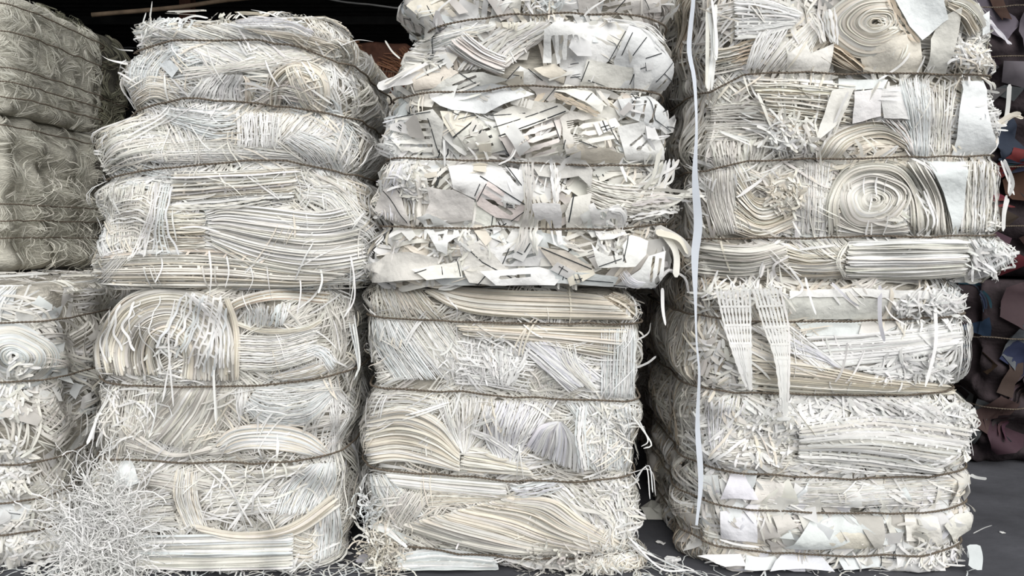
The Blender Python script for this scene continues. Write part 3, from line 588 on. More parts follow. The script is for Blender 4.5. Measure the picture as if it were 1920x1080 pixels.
S_([(905,470),(975,452),(1040,472),(1030,500),(940,498)], .05, .006, 'W', cutl(970, 470, 1.3, 60, 2, (6, 14)), [((940,500),(955,465)),((1032,498),(1042,472)),((898,436),(940,455))])
S_([(1010,462),(1060,470),(1110,500),(1120,520),(1040,505)], .06, .004, 'C', lines=[((1015,465),(1110,505),2.4)])
S_([(900,508),(1010,500),(1060,512),(1040,535),(930,534)], .06, .010, 'W', cutl(965, 518, 1.5, 60, 1, (0, 0)), [((1052,520),(1058,495))])
S_([(1030,505),(1110,512),(1160,520),(1150,538),(1020,530)], .06, .005, 'B', lines=[((1055,525),(1062,498)),((1060,522),(1150,530))])
B([(1160,515),(1175,535),(1200,540)], [(1172,505),(1190,525),(1210,530)], 6, 5, '', 'V', .08)
B([(1190,345),(1240,340),(1300,352)], [(1180,410),(1230,400),(1280,400)], 8, 9, '', 'NG', .07, ragged=.3)
b.stray([(1195,415),(1250,385),(1305,352)], 22, 1, .02, 'N'); b.stray([(1200,400),(1235,360),(1262,300)], 9, 3, .03, 'WN'); b.stray([(1200,380),(1240,370),(1290,372)], 8, 5, .03, 'WNG', spread=12)
b.stray([(1190,360),(1225,330),(1240,290)], 8, 6, .03, 'WN', spread=12); b.stray([(1230,430),(1268,450),(1292,482)], 26, 2, .03, 'GC', spread=5); b.stray([(1240,430),(1262,470),(1265,520)], 18, 2, .04, 'WN', spread=5)
b.stray([(1232,340),(1255,330),(1262,310)], 7, 5, .02, 'W', spread=9); b.tangle(1225, 385, 45, 55, 90, (25, 90), 7, 'WNG', .02, .25); b.tangle(1150, 440, 30, 40, 40, (20, 60), 6, 'WN', .05, .4)
b.stray([(1240,520),(1255,505),(1280,520),(1290,545)], 6, 2, .02, 'W', spread=2); b.stray([(1242,540),(1243,580),(1248,610)], 7, 1, .02, 'W')
b.tangle(745, 255, 12, 45, 40, (20, 70), 5, 'WB', .03, .5); b.tangle(775, 340, 25, 40, 60, (20, 70), 6, 'WN', .04, .4); b.tangle(870, 470, 60, 40, 40, (20, 60), 6, 'WN', .05, .3)
b.stray([(830,240),(833,275),(834,312)], 6, 1, .08, 'W'); b.stray([(975,250),(960,290),(940,310)], 4, 2, .06, 'W'); b.stray([(750,110),(735,96),(722,76)], 4, 1, .0, 'N')
b.stray([(990,20),(995,0),(1010,-20)], 5, 4, .05, 'W'); b.tangle(1030, 10, 30, 15, 30, (20, 60), 4, 'WB', .04, .5)
for p in ([(818,50),(822,20),(850,-5)], [(955,30),(990,20),(985,5)], [(1095,30),(1110,15),(1150,-10)]): b.stray(p, 5, 1, .06, 'W')
B([(1150,36),(1215,45),(1252,75)], [(1130,34),(1200,50),(1240,85)], 5, 5, '', 'W', .06)
b.stray([(790,440),(745,455),(735,490)], 6, 1, .05, 'W'); b.chips(90, (.025, .07), 'WWNGC', (-.05, 1.05), None, .5, .35, off=(.03, .05), lift=.02, amp=.014); b.litter(180, w=(.004, .014), L=(.04, .14)); b.finish()

b = LM = Bale('tightly wired bale of narrow white strips at the bottom of the middle stack', 3.0, 1.08, 0, 1.132,
    [(541,690,1182),(595,692,1195),(640,696,1200),(700,708,1198),(725,700,1190),(760,690,1197),(820,680,1190),(870,684,1182),(882,690,1180),(900,683,1184),(960,686,1190),(1030,692,1190),(1070,692,1205)],
    [[(690,592),(780,597),(900,601),(1000,604),(1100,605),(1195,608)], [(698,725),(800,728),(900,735),(1050,745),(1192,750)], [(686,872),(760,880),(860,888),(960,895),(1080,897),(1180,892)], [(690,1015),(780,1022),(860,1030),(960,1038),(1060,1040),(1195,1030)]], seed=14, bulge=.008)
b.clumps(560, tint='WNNG', L=(.15, .4)); B = b.bundle
B([(692,534),(693,592)], [(778,532),(838,600)], 26, 5, 'd', 'NC', .03)
B([(796,546),(860,580),(960,594),(1190,600)], [(820,537),(950,546),(1050,549),(1130,556)], 30, 5, 'ed', 'CN', .045)
B([(1120,560),(1150,575),(1190,600)], [(1150,548),(1180,560),(1195,590)], 12, 5, 'e', 'KC', .035)
B([(694,598),(700,650),(738,712)], [(748,598),(778,642),(832,712)], 26, 6, 'd', 'WB', .04)
B([(748,598),(780,644),(836,712)], [(836,602),(868,650),(890,690)], 22, 5, 'd', 'WN', .035)
B([(850,604),(960,608),(1185,612)], [(870,628),(1000,645),(1150,672)], 17, 5, 'e', 'CN', .035)
B([(840,628),(835,722)], [(1000,650),(960,725)], 30, 5, 'd', 'W', .03)
B([(858,640),(920,652),(1010,660)], [(850,715),(910,722),(990,738)], 16, 3.5, 'n', 'W', .04, name='slotted_net')
B([(960,640),(1070,735)], [(1040,640),(1130,708)], 22, 5, 'nd', 'WV', .045, name='slotted_net')
B([(900,648),(930,720)], [(1000,650),(960,725)], 9, 6, '', 'W', .05, ragged=.2)
B([(1040,650),(1060,690),(1110,735)], [(1075,640),(1085,680),(1120,730)], 7, 8, '', 'WN', .055, ragged=.1)
B([(1130,616),(1126,745)], [(1196,614),(1190,748)], 20, 5, 'd', 'BW', .04)
B([(697,734),(760,733),(835,748)], [(692,765),(760,762),(822,774)], 9, 5, '', 'WN', .03)
B([(692,776),(760,763),(822,790),(862,842)], [(684,868),(740,862),(800,870),(862,884)], 34, 5, 'ed', 'WNC', .04)
B([(820,745),(838,800),(866,850)], [(920,745),(900,800),(875,850)], 17, 5, 'd', 'WN', .04)
B([(918,750),(905,810),(930,860)], [(1045,752),(1010,810),(970,868)], 24, 5, 'd', 'WV', .035)
B([(866,835),(920,848),(985,870)], [(862,882),(920,886),(1000,890)], 12, 4, 'de', 'NC', .03)
B([(880,812),(920,830),(960,860)], [(888,804),(925,820),(965,850)], 3, 8, '', 'W', .05)
B([(985,842),(1010,802),(1045,790)], [(1092,890),(1088,835),(1052,790)], 24, 5, 'de', 'WV', .05, label='leaf-shaped sheaf of strips')
B([(1060,752),(1090,800),(1110,880)], [(1190,755),(1190,800),(1180,885)], 20, 6, 'd', 'BW', .03)
B([(1085,760),(1080,820),(1090,880)], [(1100,760),(1096,820),(1104,885)], 3, 8, '', 'WB', .075)
B([(690,888),(700,940),(748,995)], [(730,890),(765,930),(810,985)], 16, 5, 'd', 'BN', .03)
B([(706,960),(745,915)], [(765,1000),(805,930)], 16, 4, 'nd', 'NG', .04, name='slotted_net')
B([(722,886),(820,895),(950,905)], [(742,912),(840,924),(950,938)], 14, 4, 'ed', 'WN', .035)
B([(800,905),(900,920),(960,930)], [(800,955),(880,945),(960,940)], 12, 4, 'd', 'NC', .035)
B([(748,985),(850,1018),(960,1036),(1080,1038)], [(960,930),(1040,938),(1090,975),(1160,1020)], 46, 5, 'ed', 'NGC', .045, label='grey sweeping sheaf of edge-on strips')
B([(950,905),(975,908),(1040,895)], [(965,932),(1000,930),(1060,915)], 6, 9, '', 'VB', .05)
B([(1000,900),(1060,950),(1120,1000)], [(1150,900),(1180,950),(1180,1010)], 16, 7, '', 'WN', .04, ragged=.2)
b.stray([(1040,930),(1090,945),(1135,965)], 10, 3, .07, 'WN'); 
B([(745,1042),(820,1032),(930,1046)], [(748,1066),(840,1066),(935,1066)], 14, 6, 'nd', 'WB', .045)
B([(940,1046),(1010,1066)], [(1100,1042),(1180,1062)], 16, 5, 'd', 'WN', .03)
b.tangle(1160, 575, 30, 22, 70, (20, 70), 4, 'NC', .02, .4); b.tangle(1140, 810, 40, 50, 110, (30, 90), 4, 'WN', .03, .5); b.tangle(1150, 960, 40, 60, 130, (30, 90), 4, 'WN', .03, .4)
b.tangle(715, 1035, 25, 40, 130, (30, 90), 3, 'NC', .03, .6); b.tangle(1160, 1050, 70, 26, 200, (40, 130), 3, 'WNC', .05, .5, thick=.14); b.tangle(1060, 1050, 60, 18, 60, (30, 90), 4, 'NG', .03, .6)
b.tangle(900, 670, 90, 40, 60, (20, 70), 4, 'W', .04, .4); b.tangle(690, 960, 12, 30, 50, (20, 60), 2.5, 'WB', .04, .6)
for p, w, n in (([(690,985),(730,1000),(770,1018)],7,4), ([(700,990),(712,1010),(720,1030)],5,2), ([(1190,640),(1215,625),(1220,605)],4,1), ([(1192,690),(1215,680),(1230,668)],6,1), ([(1190,780),(1215,820),(1195,835)],3,2), ([(1185,890),(1215,880),(1230,930)],3,3), ([(1180,1010),(1240,1050),(1290,1075)],4,5), ([(655,600),(675,680),(672,705)],4,3), ([(978,820),(980,880),(985,930)],5,2), ([(880,1000),(865,1010),(855,1030)],6,1)): b.stray(p, w, n, .06, 'WB' if n > 2 else 'W')
b.tangle(682, 665, 14, 22, 30, (20, 50), 4, 'W', .02, .5); b.litter(190); b.finish()

b = UR = Bale('topmost bale of the right stack with two round coils and flat white sheets', 3.0, 1.1, 1.17, 2.52,
    [(-60,1325,1830),(0,1320,1840),(40,1320,1855),(100,1320,1868),(142,1328,1862),(200,1322,1868),(297,1318,1868),(440,1314,1872),(480,1309,1905),(523,1315,1885)],
    [[(1325,172),(1390,143),(1440,140),(1560,141),(1700,141),(1865,144)], [(1318,320),(1400,303),(1500,300),(1640,298),(1875,293)], [(1312,448),(1500,447),(1640,443),(1800,441),(1885,442)]], seed=15, lump=.012)
b.clumps(500, tint='NWCG', w=(.008, .016)); b.clumps(40, sr=(0, 1), tint='WN', w=(.015, .03), k=(3, 8)); B = b.bundle; S_ = b.sheet
B([(1376,-6),(1440,2),(1505,26)], [(1378,72),(1430,68),(1485,52)], 15, 6, 'dn', 'W', .05)
B([(1335,10),(1380,0),(1430,-20)], [(1340,60),(1378,50),(1400,40)], 12, 5, '', 'NG', .03)
B([(1425,58),(1408,90),(1396,132)], [(1480,55),(1455,90),(1425,130)], 9, 6, '', 'W', .06, name='slotted_net')
B([(1430,135),(1475,82),(1525,32)], [(1500,132),(1522,90),(1545,50)], 16, 7, 'd', 'NW', .035)
B([(1335,96),(1385,84)], [(1335,142),(1392,128)], 12, 6, 'e', 'NC', .03)
B([(1370,90),(1400,80),(1420,75)], [(1372,130),(1385,128),(1400,126)], 6, 6, 'e', 'CK', .03)
b.ring(1642, 42, 10, 92, 34, .66, -.1, 'CN', off=.04, label='round coil at the top of the bale')
S_([(1668,-20),(1765,-20),(1778,36),(1728,76),(1705,50)], .075, .003, 'B', label='bright white flat sheet')
B([(1668,-10),(1700,45),(1726,76)], [(1660,-10),(1692,50),(1722,82)], 2, 7, '', 'K', .07)
S_([(1762,34),(1802,14),(1798,60),(1778,140),(1738,135),(1742,75)], .06, .010, 'G', label='dusty grey folded sheet')
S_([(1640,82),(1722,60),(1732,136),(1622,137),(1612,100)], .045, .009, 'C'); S_([(1475,102),(1512,78),(1520,100),(1562,82),(1555,137),(1475,132)], .05, .006, 'N')
B([(1560,82),(1590,100),(1625,132)], [(1540,105),(1570,125),(1600,136)], 8, 7, 'e', 'KC', .045)
B([(1545,20),(1552,60),(1558,80)], [(1562,15),(1568,50),(1570,84)], 3, 11, '', 'W', .07); B([(1515,40),(1530,60),(1540,82)], [(1535,20),(1545,50),(1548,80)], 4, 8, '', 'WN', .06)
B([(1780,-10),(1825,5),(1852,45)], [(1770,15),(1800,35),(1820,70)], 14, 8, 'e', 'NC', .05)
S_([(1842,30),(1856,20),(1858,60),(1845,66)], .06, .004, 'B')
b.tangle(1835, 95, 32, 35, 110, (25, 90), 5, 'WN', .02, .5); b.tangle(1810, 110, 25, 25, 50, (20, 70), 5, 'WC', .04, .4)
b.stray([(1855,40),(1875,60),(1892,84)], 4, 4, .0, 'V', spread=3)
b.stray([(1328,20),(1335,90),(1328,168)], 9, 5, .05, 'WN', spread=5); b.stray([(1342,5),(1345,60),(1340,110)], 7, 3, .05, 'W', spread=4)
B([(1402,150),(1480,150),(1560,158),(1605,162)], [(1450,212),(1530,224),(1598,232)], 15, 5, 'end', 'CN', .04)
S_([(1575,146),(1668,148),(1655,166),(1572,170)], .045, .003, 'B'); S_([(1500,148),(1565,150),(1560,170),(1505,172)], .04, .006, 'W', [[(1515,155),(1530,153),(1530,162),(1515,164)],[(1540,155),(1552,154),(1550,164),(1540,164)]])
S_([(1528,268),(1545,215),(1560,170),(1602,165),(1575,228),(1545,255)], .06, .004, 'N'); S_([(1600,172),(1655,165),(1652,218),(1598,232)], .05, .008, 'W'); S_([(1652,168),(1700,160),(1705,225),(1655,222)], .04, .006, 'W')
B([(1420,205),(1500,232),(1540,235)], [(1440,225),(1490,255),(1530,262)], 7, 10, '', 'CKW', .04, ragged=.2)
B([(1528,298),(1560,252),(1630,228),(1700,238)], [(1570,298),(1600,268),(1660,258),(1712,290)], 26, 5, 'ed', 'NC', .035)
B([(1650,225),(1690,260),(1712,296)], [(1700,225),(1712,250),(1716,290)], 8, 6, '', 'PB', .045)
B([(1685,146),(1702,215),(1712,296)], [(1742,146),(1746,215),(1742,296)], 14, 8, 'd', 'WB', .045)
B([(1745,150),(1750,220),(1745,292)], [(1795,150),(1785,220),(1780,290)], 12, 8, '', 'WN', .04, ragged=.15)
S_([(1806,150),(1850,150),(1855,240),(1872,292),(1788,292)], .05, .006, 'B', label='flat white sheet below the upper wire'); b.tangle(1860, 210, 22, 40, 60, (20, 80), 5, 'W', .03, .3)
b.stray([(1860,240),(1895,215),(1912,215)], 9, 3, .0, 'C', spread=6); b.stray([(1884,235),(1890,200),(1893,158)], 8, 1, .03, 'W')
B([(1326,196),(1400,190),(1450,200)], [(1322,262),(1390,262),(1440,255)], 20, 5, 'd', 'GN', .03); B([(1330,266),(1338,316)], [(1440,262),(1430,304)], 18, 7, '', 'NG', .03)
B([(1440,225),(1450,295)], [(1530,262),(1520,300)], 14, 8, '', 'NW', .035, ragged=.2, jit=1.5); b.tangle(1480, 250, 50, 30, 60, (20, 70), 6, 'WN', .04, .4)
b.ring(1635, 375, 5, 62, 24, .82, 0, 'N', off=.035, label='round coil in the middle of the bale')
B([(1548,440),(1552,370),(1590,312),(1680,306),(1725,360),(1740,440)], [(1580,440),(1572,380),(1605,335),(1665,332),(1700,370),(1706,440)], 14, 5, 'e', 'N', .03)
B([(1498,305),(1500,440)], [(1560,304),(1548,440)], 16, 7, 'd', 'NW', .028); B([(1570,400),(1620,430),(1700,420)], [(1560,440),(1620,440),(1705,440)], 12, 5, 'e', 'NG', .03)
B([(1320,322),(1326,380),(1348,442)], [(1385,312),(1388,370),(1402,436)], 22, 6, 'd', 'GN', .035); B([(1385,310),(1420,372),(1490,350)], [(1372,436),(1430,446),(1490,420)], 22, 5, 'de', 'NC', .035)
B([(1400,310),(1440,330),(1490,320)], [(1410,350),(1450,360),(1490,350)], 10, 7, '', 'NC', .04, jit=1.5)
S_([(1742,302),(1812,302),(1808,380),(1800,440),(1792,440),(1768,362)], .055, .004, 'B', label='long white flat sheet'); B([(1700,304),(1738,368),(1735,440)], [(1745,306),(1775,370),(1792,440)], 13, 6, 'de', 'N', .04)
B([(1812,302),(1808,380),(1806,436)], [(1872,300),(1874,380),(1868,436)], 11, 9, 'd', 'WN', .045); b.tangle(1860, 425, 25, 15, 50, (20, 60), 5, 'NW', .03, .4)
b.stray([(1878,300),(1893,335),(1895,368)], 7, 3, .0, 'W', spread=4); b.stray([(1888,370),(1886,400),(1880,430)], 8, 2, .0, 'WG', spread=3)
B([(1314,455),(1400,462),(1470,448)], [(1310,516),(1400,522),(1480,500)], 20, 6, 'ed', 'NG', .03); B([(1470,455),(1520,470),(1590,470)], [(1450,520),(1520,522),(1580,520)], 20, 5, 'ed', 'NC', .03); B([(1480,450),(1540,490),(1580,500)], [(1590,448),(1600,470),(1600,480)], 12, 4, 'e', 'N', .03)
B([(1592,453),(1700,450),(1818,453)], [(1582,522),(1700,523),(1812,516)], 19, 6, 'ed', 'WN', .055); B([(1592,455),(1575,490),(1590,522)], [(1586,455),(1568,490),(1582,522)], 3, 5, '', 'N', .055)
B([(1815,448),(1840,490),(1850,515)], [(1872,446),(1900,470),(1908,492)], 13, 9, 'd', 'WB', .055, ragged=.1); b.tangle(1850, 485, 40, 25, 40, (30, 80), 6, 'W', .05, .3)
b.stray([(1375,385),(1390,400),(1402,430)], 12, 2, .05, 'V', spread=3); b.stray([(1465,440),(1440,470),(1430,520)], 7, 3, .05, 'NW'); b.tangle(1470, 365, 35, 35, 90, (20, 60), 5, 'NC', .04, .5)
for p, w in (([(1530,230),(1528,280),(1532,320)],8), ([(1470,170),(1500,220),(1520,255)],7), ([(1560,265),(1580,215),(1590,180)],6), ([(1470,540),(1455,500),(1465,480)],7), ([(1400,140),(1420,170),(1440,200)],6)): b.stray(p, w, 2, .07, 'WN')
b.litter(190, w=(.004, .011)); b.clumps(140, sr=(3, 4), tint='GSK', ang=1.3, asd=.5); b.finish()  # greyer strips on the left side: shade of the gap put into their tint

b = LR = Bale('bale at the bottom of the right stack, white nets above and crumpled sheets below', 3.0, 1.1, 0, 1.165,
    [(526,1305,1822),(600,1306,1828),(700,1302,1820),(735,1308,1808),(800,1308,1842),(850,1308,1836),(885,1312,1826),(950,1306,1830),(1030,1306,1822),(1070,1302,1800)],
    [[(1300,592),(1380,600),(1480,601),(1600,600),(1700,598),(1825,590)], [(1305,728),(1400,735),(1480,738),(1600,739),(1700,738),(1815,733)], [(1308,876),(1400,885),(1500,890),(1640,894),(1740,890),(1832,880)], [(1305,940),(1400,950),(1500,955),(1620,956),(1720,955),(1828,945)], [(1305,1018),(1400,1027),(1500,1034),(1620,1037),(1720,1035),(1820,1025)]], seed=16, n=7)
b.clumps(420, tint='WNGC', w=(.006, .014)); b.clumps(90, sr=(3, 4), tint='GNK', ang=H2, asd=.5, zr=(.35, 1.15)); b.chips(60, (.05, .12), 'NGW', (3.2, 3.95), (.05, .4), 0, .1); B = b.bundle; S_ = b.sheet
b.clumps(230, k=(2, 5), L=(.05, .16), w=(.010, .018), sr=(0, 1.1), zr=(.42, .70), tint='WWN', off=(.015, .035), net=0, ang=.1)
b.chips(150, (.05, .14), 'WWBNGV', (0, 1.15), (.02, .36), .1, .06, lift=.012, amp=.018)
S_([(1470,556),(1540,552),(1640,560),(1705,562),(1700,598),(1480,600),(1466,580)], .045, .002, 'N', name='rolled_card', label='smooth cream rolled card'); S_([(1480,545),(1600,540),(1740,546),(1745,562),(1600,556),(1480,556)], .05, .003, 'W')
B([(1640,560),(1700,556),(1800,570)], [(1640,590),(1700,596),(1800,598)], 10, 6, '', 'KN', .03); B([(1680,545),(1740,580),(1800,598)], [(1760,540),(1800,560),(1828,580)], 10, 7, 'n', 'W', .045, ragged=.2, name='slotted_net')
b.tangle(1800, 562, 28, 28, 110, (25, 90), 5, 'WB', .02, .5); b.tangle(1735, 575, 60, 22, 60, (25, 90), 6, 'W', .05, .4); b.tangle(1400, 548, 80, 12, 80, (30, 100), 5, 'WN', .04, .5)
B([(1306,545),(1340,560),(1370,598)], [(1340,535),(1400,560),(1425,598)], 18, 6, 'd', 'NC', .035)
S_([(1492,604),(1660,602),(1720,604),(1640,628),(1512,630)], .035, .003, 'B'); S_([(1620,604),(1700,603),(1655,624),(1610,626)], .045, .005, 'N')
B([(1512,633),(1650,626),(1805,610)], [(1548,690),(1700,672),(1800,652)], 18, 6, 'nd', 'W', .045, label='band of clean white slotted strips'); B([(1795,606),(1804,660),(1795,722)], [(1828,606),(1830,660),(1820,720)], 8, 7, 'd', 'W', .05)
B([(1402,612),(1460,645),(1535,695)], [(1470,604),(1520,650),(1560,695)], 12, 6, 'd', 'NW', .045); B([(1475,660),(1530,670),(1570,690)], [(1480,605),(1520,640),(1580,690)], 5, 9, '', 'VW', .055)
B([(1402,668),(1520,680),(1640,706),(1800,726)], [(1408,728),(1520,736),(1700,738),(1800,736)], 15, 6, 'nde', 'CN', .045, label='cream band of slotted strips')
B([(1390,622),(1460,660),(1540,700)], [(1392,680),(1450,690),(1520,706)], 12, 5, 'n', 'CN', .04)
b.clumps(50, k=(1, 4), L=(.04, .10), w=(.012, .02), sr=(0, .2), zr=(.75, .98), tint='GNW', off=(.02, .04), net=0)
b.tangle(1715, 690, 70, 20, 90, (30, 80), 6, 'W', .04, .5); B([(1600,690),(1680,680),(1760,670)], [(1640,700),(1700,712),(1790,715)], 10, 7, '', 'W', .045, jit=1.5)
B([(1498,802),(1650,782),(1832,806)], [(1496,858),(1600,868),(1762,890)], 18, 7, 'nd', 'WN', .055, label='broad folded band of slotted strips'); B([(1488,862),(1640,880),(1780,890)], [(1490,868),(1640,888),(1780,894)], 2, 8, '', 'W', .06)
B([(1535,745),(1650,800),(1780,850)], [(1700,742),(1780,780),(1838,830)], 14, 7, 'd', 'W', .045, ragged=.15, jit=1.4)
B([(1340,812),(1480,806)], [(1345,872),(1485,872)], 14, 6, 'd', 'NG', .035, jit=1); B([(1312,745),(1330,850)], [(1400,745),(1360,840)], 16, 6, '', 'WV', .04, ragged=.2)
b.tangle(1600, 775, 220, 30, 160, (40, 110), 7, 'W', .03, .5); b.tangle(1800, 800, 35, 50, 70, (20, 60), 8, 'W', .03, .4); b.tangle(1420, 820, 80, 40, 120, (25, 80), 6, 'NW', .03, .5)
B([(1410,900),(1560,905),(1780,888)], [(1420,945),(1560,950),(1800,938)], 14, 7, 'd', 'WN', .035, jit=1.5); S_([(1370,890),(1400,892),(1420,935),(1350,938)], .05, .015, 'V'); S_([(1310,890),(1345,892),(1352,938),(1308,932)], .045, .016, 'B'); S_([(1420,900),(1470,905),(1455,945),(1405,945)], .04, .015, 'N')
S_([(1470,1030),(1540,965),(1590,962),(1640,1000),(1560,1030)], .055, .014, 'B', label='large bluish-white crumpled sheet'); S_([(1350,960),(1420,965),(1420,1018),(1352,1012)], .05, .014, 'V'); S_([(1550,1015),(1600,980),(1640,1005),(1650,1030),(1560,1032)], .05, .004, 'C')
S_([(1600,965),(1660,972),(1655,1030),(1640,1028)], .06, .015, 'S'); S_([(1700,965),(1760,962),(1765,1020),(1700,1015)], .055, .016, 'N'); S_([(1770,985),(1820,960),(1825,1010),(1795,1022)], .055, .016, 'N'); S_([(1450,970),(1480,965),(1500,990),(1460,1010)], .06, .016, 'G')
S_([(1310,1040),(1390,1042),(1400,1062),(1360,1062)], .06, .015, 'V'); S_([(1400,1042),(1480,1048),(1470,1066),(1395,1066)], .05, .018, 'B'); S_([(1440,1066),(1470,1040),(1540,1042),(1560,1066)], .06, .015, 'V', label='pale lilac sheet at the foot'); S_([(1570,1044),(1650,1044),(1655,1064),(1580,1066)], .05, .015, 'B')
b.stray([(1820,1030),(1835,1045),(1825,1066)], 26, 2, .02, 'B', spread=4); b.stray([(1820,890),(1830,895),(1850,898)], 9, 1, .02, 'W'); b.stray([(1825,1000),(1845,990),(1860,985)], 3, 1, .01, 'W')
b.tangle(1760, 1040, 60, 18, 60, (20, 70), 5, 'WN', .04, .4); b.tangle(1260, 700, 30, 50, 60, (20, 70), 5, 'NG', .0, .4)
for p, w in (([(1510,520),(1520,560),(1530,590)],6), ([(1560,530),(1590,560),(1612,575)],7), ([(1650,535),(1650,600),(1658,640)],9), ([(1655,560),(1670,590),(1700,610)],6), ([(1750,540),(1755,640),(1735,725)],8), ([(1480,500),(1505,540),(1480,560)],7)): b.stray(p, w, 1, .09, 'WV')
b.litter(180, w=(.005, .013)); b.clumps(140, sr=(3, 4), tint='GSK', ang=1.3, asd=.5); b.finish()  # left side covered with darker-tinted strips, deepening the gap's shade by colour
# ---------------------------------------------------------------- bales around and behind
def plain(label, YF, DEP, Z0, Z1, XL, XR, wz, tint, seed, nc=200, core=None, bulge=.012, lump=.012, name='paper_bale', w=(.005, .010), group=None, top=0, **k):
    b = Bale(label, YF, DEP, Z0, Z1, [(Z0, XL, XR), (Z1, XL, XR)], [[z] for z in wz], group, px=False, seed=seed, core=core, bulge=bulge, lump=lump, name=name, n=9)
    b.clumps(nc, tint=tint, w=w, **k)
    if top: b.topping(top, tint=tint, w=w)
    return b
b = plain('pale paper bale in the near left corner, cut by the picture edge', 3.0, 1.1, 0, 1.13, -3.06, -1.90, (1.0, .76, .43, .285, .155), 'WNG', 21, 260, top=60)
b.chips(170, (.04, .11), 'WNBGW', (.5, 2.1), None, .25, .25, lift=.02)
for x, z, r0, r1, n in ((-2.0, .86, .02, .16, 14),): b.ring(960+x/3*F, HZ+(CH-z)/3*F, 8, 78, 16, .8, .3, 'BN', off=.03)
b.tangle(30, 730, 30, 60, 60, (20, 70), 6, 'WN', .03, .4); b.tangle(20, 880, 40, 60, 80, (20, 60), 6, 'WN', .03, .4); b.tangle(20, 1020, 50, 50, 80, (20, 80), 6, 'WN', .03, .4)
b.finish()
b = plain('low bale with a flat dusty top directly behind the near left corner bale', 4.18, 1.0, 0, 1.10, -3.02, -1.92, (.9, .6, .3), 'SG', 22, 120, top=110); b.chips(40, (.05, .12), 'GS', (0, 4), None, 0, 0); b.finish()
b = plain('bottom bale of the hay-like stack, mostly hidden at the left edge', 4.18, 1.0, 0, 1.10, -4.15, -3.06, (.9, .6, .3), 'HS', 23, 90, M_CORE2); b.finish()
G2 = 'dusty shredded bales in the shade'
K2 = dict(k=(4, 9), L=(.05, .2), asd=.8, curl=4)
b = plain('upper dusty grey-green shredded bale at the upper left edge', 4.1, 1.0, 2.03, 2.70, -3.95, -2.77, (2.62, 2.47, 2.27, 2.19, 2.11), 'H', 24, 1100, M_CORE2, .01, .008, w=(.002, .0045), top=60, **K2)
b.finish()
b = plain('dusty grey-green shredded bale below, with a loose tangle on its side', 4.1, 1.02, 1.145, 2.03, -3.95, -2.80, (1.95, 1.52, 1.43, 1.33), 'H', 25, 1000, M_CORE2, .015, .015, w=(.002, .0045), **K2)
a = b.loose
rg = b.rg
for _ in range(160):   # loose tangle hanging over the side
    m = 16; s = 1+rg.uniform(.2, .98); z = rg.uniform(1.2, 1.8); ph = -H2+rg.randn()*.8+np.cumsum(rg.randn(m)*.35)
    b.lay(a, (s+np.cumsum(np.cos(ph))*.012)[None], (z+np.cumsum(np.sin(ph))*.012)[None], rg.uniform(.02, .08)+.02*np.sin(np.linspace(0, 6, m))[None], .004, cols('H', 1, rg), [rg.randn()])
b.finish()
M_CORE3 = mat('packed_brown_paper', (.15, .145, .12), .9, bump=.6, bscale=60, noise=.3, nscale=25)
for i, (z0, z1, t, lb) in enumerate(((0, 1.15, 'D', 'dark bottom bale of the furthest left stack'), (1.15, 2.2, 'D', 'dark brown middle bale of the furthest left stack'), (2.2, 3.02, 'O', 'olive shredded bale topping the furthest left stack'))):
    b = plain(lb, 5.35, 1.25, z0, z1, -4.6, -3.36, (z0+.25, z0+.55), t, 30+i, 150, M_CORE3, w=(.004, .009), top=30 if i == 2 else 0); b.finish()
b = plain('lower bale of the row standing behind the left stack', 4.2, 1.0, 0, 1.13, -1.62, -.62, (.3, .6, .9), 'GS', 41, 110); b.finish()
b = plain('upper bale of the row behind the left stack, showing between left and middle stacks', 4.2, 1.0, 1.14, 2.16, -1.6, -.58, (1.4, 1.7, 1.95), 'WGS', 42, 150, top=30); b.finish()
b = plain('lower grey bale behind the right stack, beyond the narrow gap', 4.25, 1.0, 0, 1.13, .82, 1.9, (.3, .6, .9), 'GS', 43, 90); b.finish()
b = plain('upper grey bale behind the right stack, beyond the narrow gap', 4.25, 1.0, 1.14, 2.2, .82, 1.9, (1.4, 1.7, 1.95), 'GS', 44, 90); b.finish()
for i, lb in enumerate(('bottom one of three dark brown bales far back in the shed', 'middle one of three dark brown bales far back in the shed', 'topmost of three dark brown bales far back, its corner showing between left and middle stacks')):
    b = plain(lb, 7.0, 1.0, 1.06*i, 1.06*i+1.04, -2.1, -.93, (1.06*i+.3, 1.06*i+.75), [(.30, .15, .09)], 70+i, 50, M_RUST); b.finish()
# mixed coloured waste at the right
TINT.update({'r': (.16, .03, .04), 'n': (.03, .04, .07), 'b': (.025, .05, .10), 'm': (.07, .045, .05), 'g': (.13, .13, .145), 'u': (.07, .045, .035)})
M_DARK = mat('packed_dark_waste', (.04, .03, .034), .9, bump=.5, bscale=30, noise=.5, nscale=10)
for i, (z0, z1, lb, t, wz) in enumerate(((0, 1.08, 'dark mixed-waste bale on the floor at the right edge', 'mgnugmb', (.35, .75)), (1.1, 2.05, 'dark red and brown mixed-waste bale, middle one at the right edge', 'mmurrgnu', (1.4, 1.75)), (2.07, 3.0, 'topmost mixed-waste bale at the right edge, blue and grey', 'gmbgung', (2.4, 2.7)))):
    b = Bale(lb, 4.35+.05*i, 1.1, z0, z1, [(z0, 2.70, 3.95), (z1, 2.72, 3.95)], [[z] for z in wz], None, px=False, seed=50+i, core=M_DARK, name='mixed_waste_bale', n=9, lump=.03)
    b.chips(110, (.07, .2), t, (0, 4), None, 0, .25, amp=.012, lift=.03); b.clumps(60, k=(2, 6), L=(.1, .3), w=(.01, .03), tint=t); b.finish()
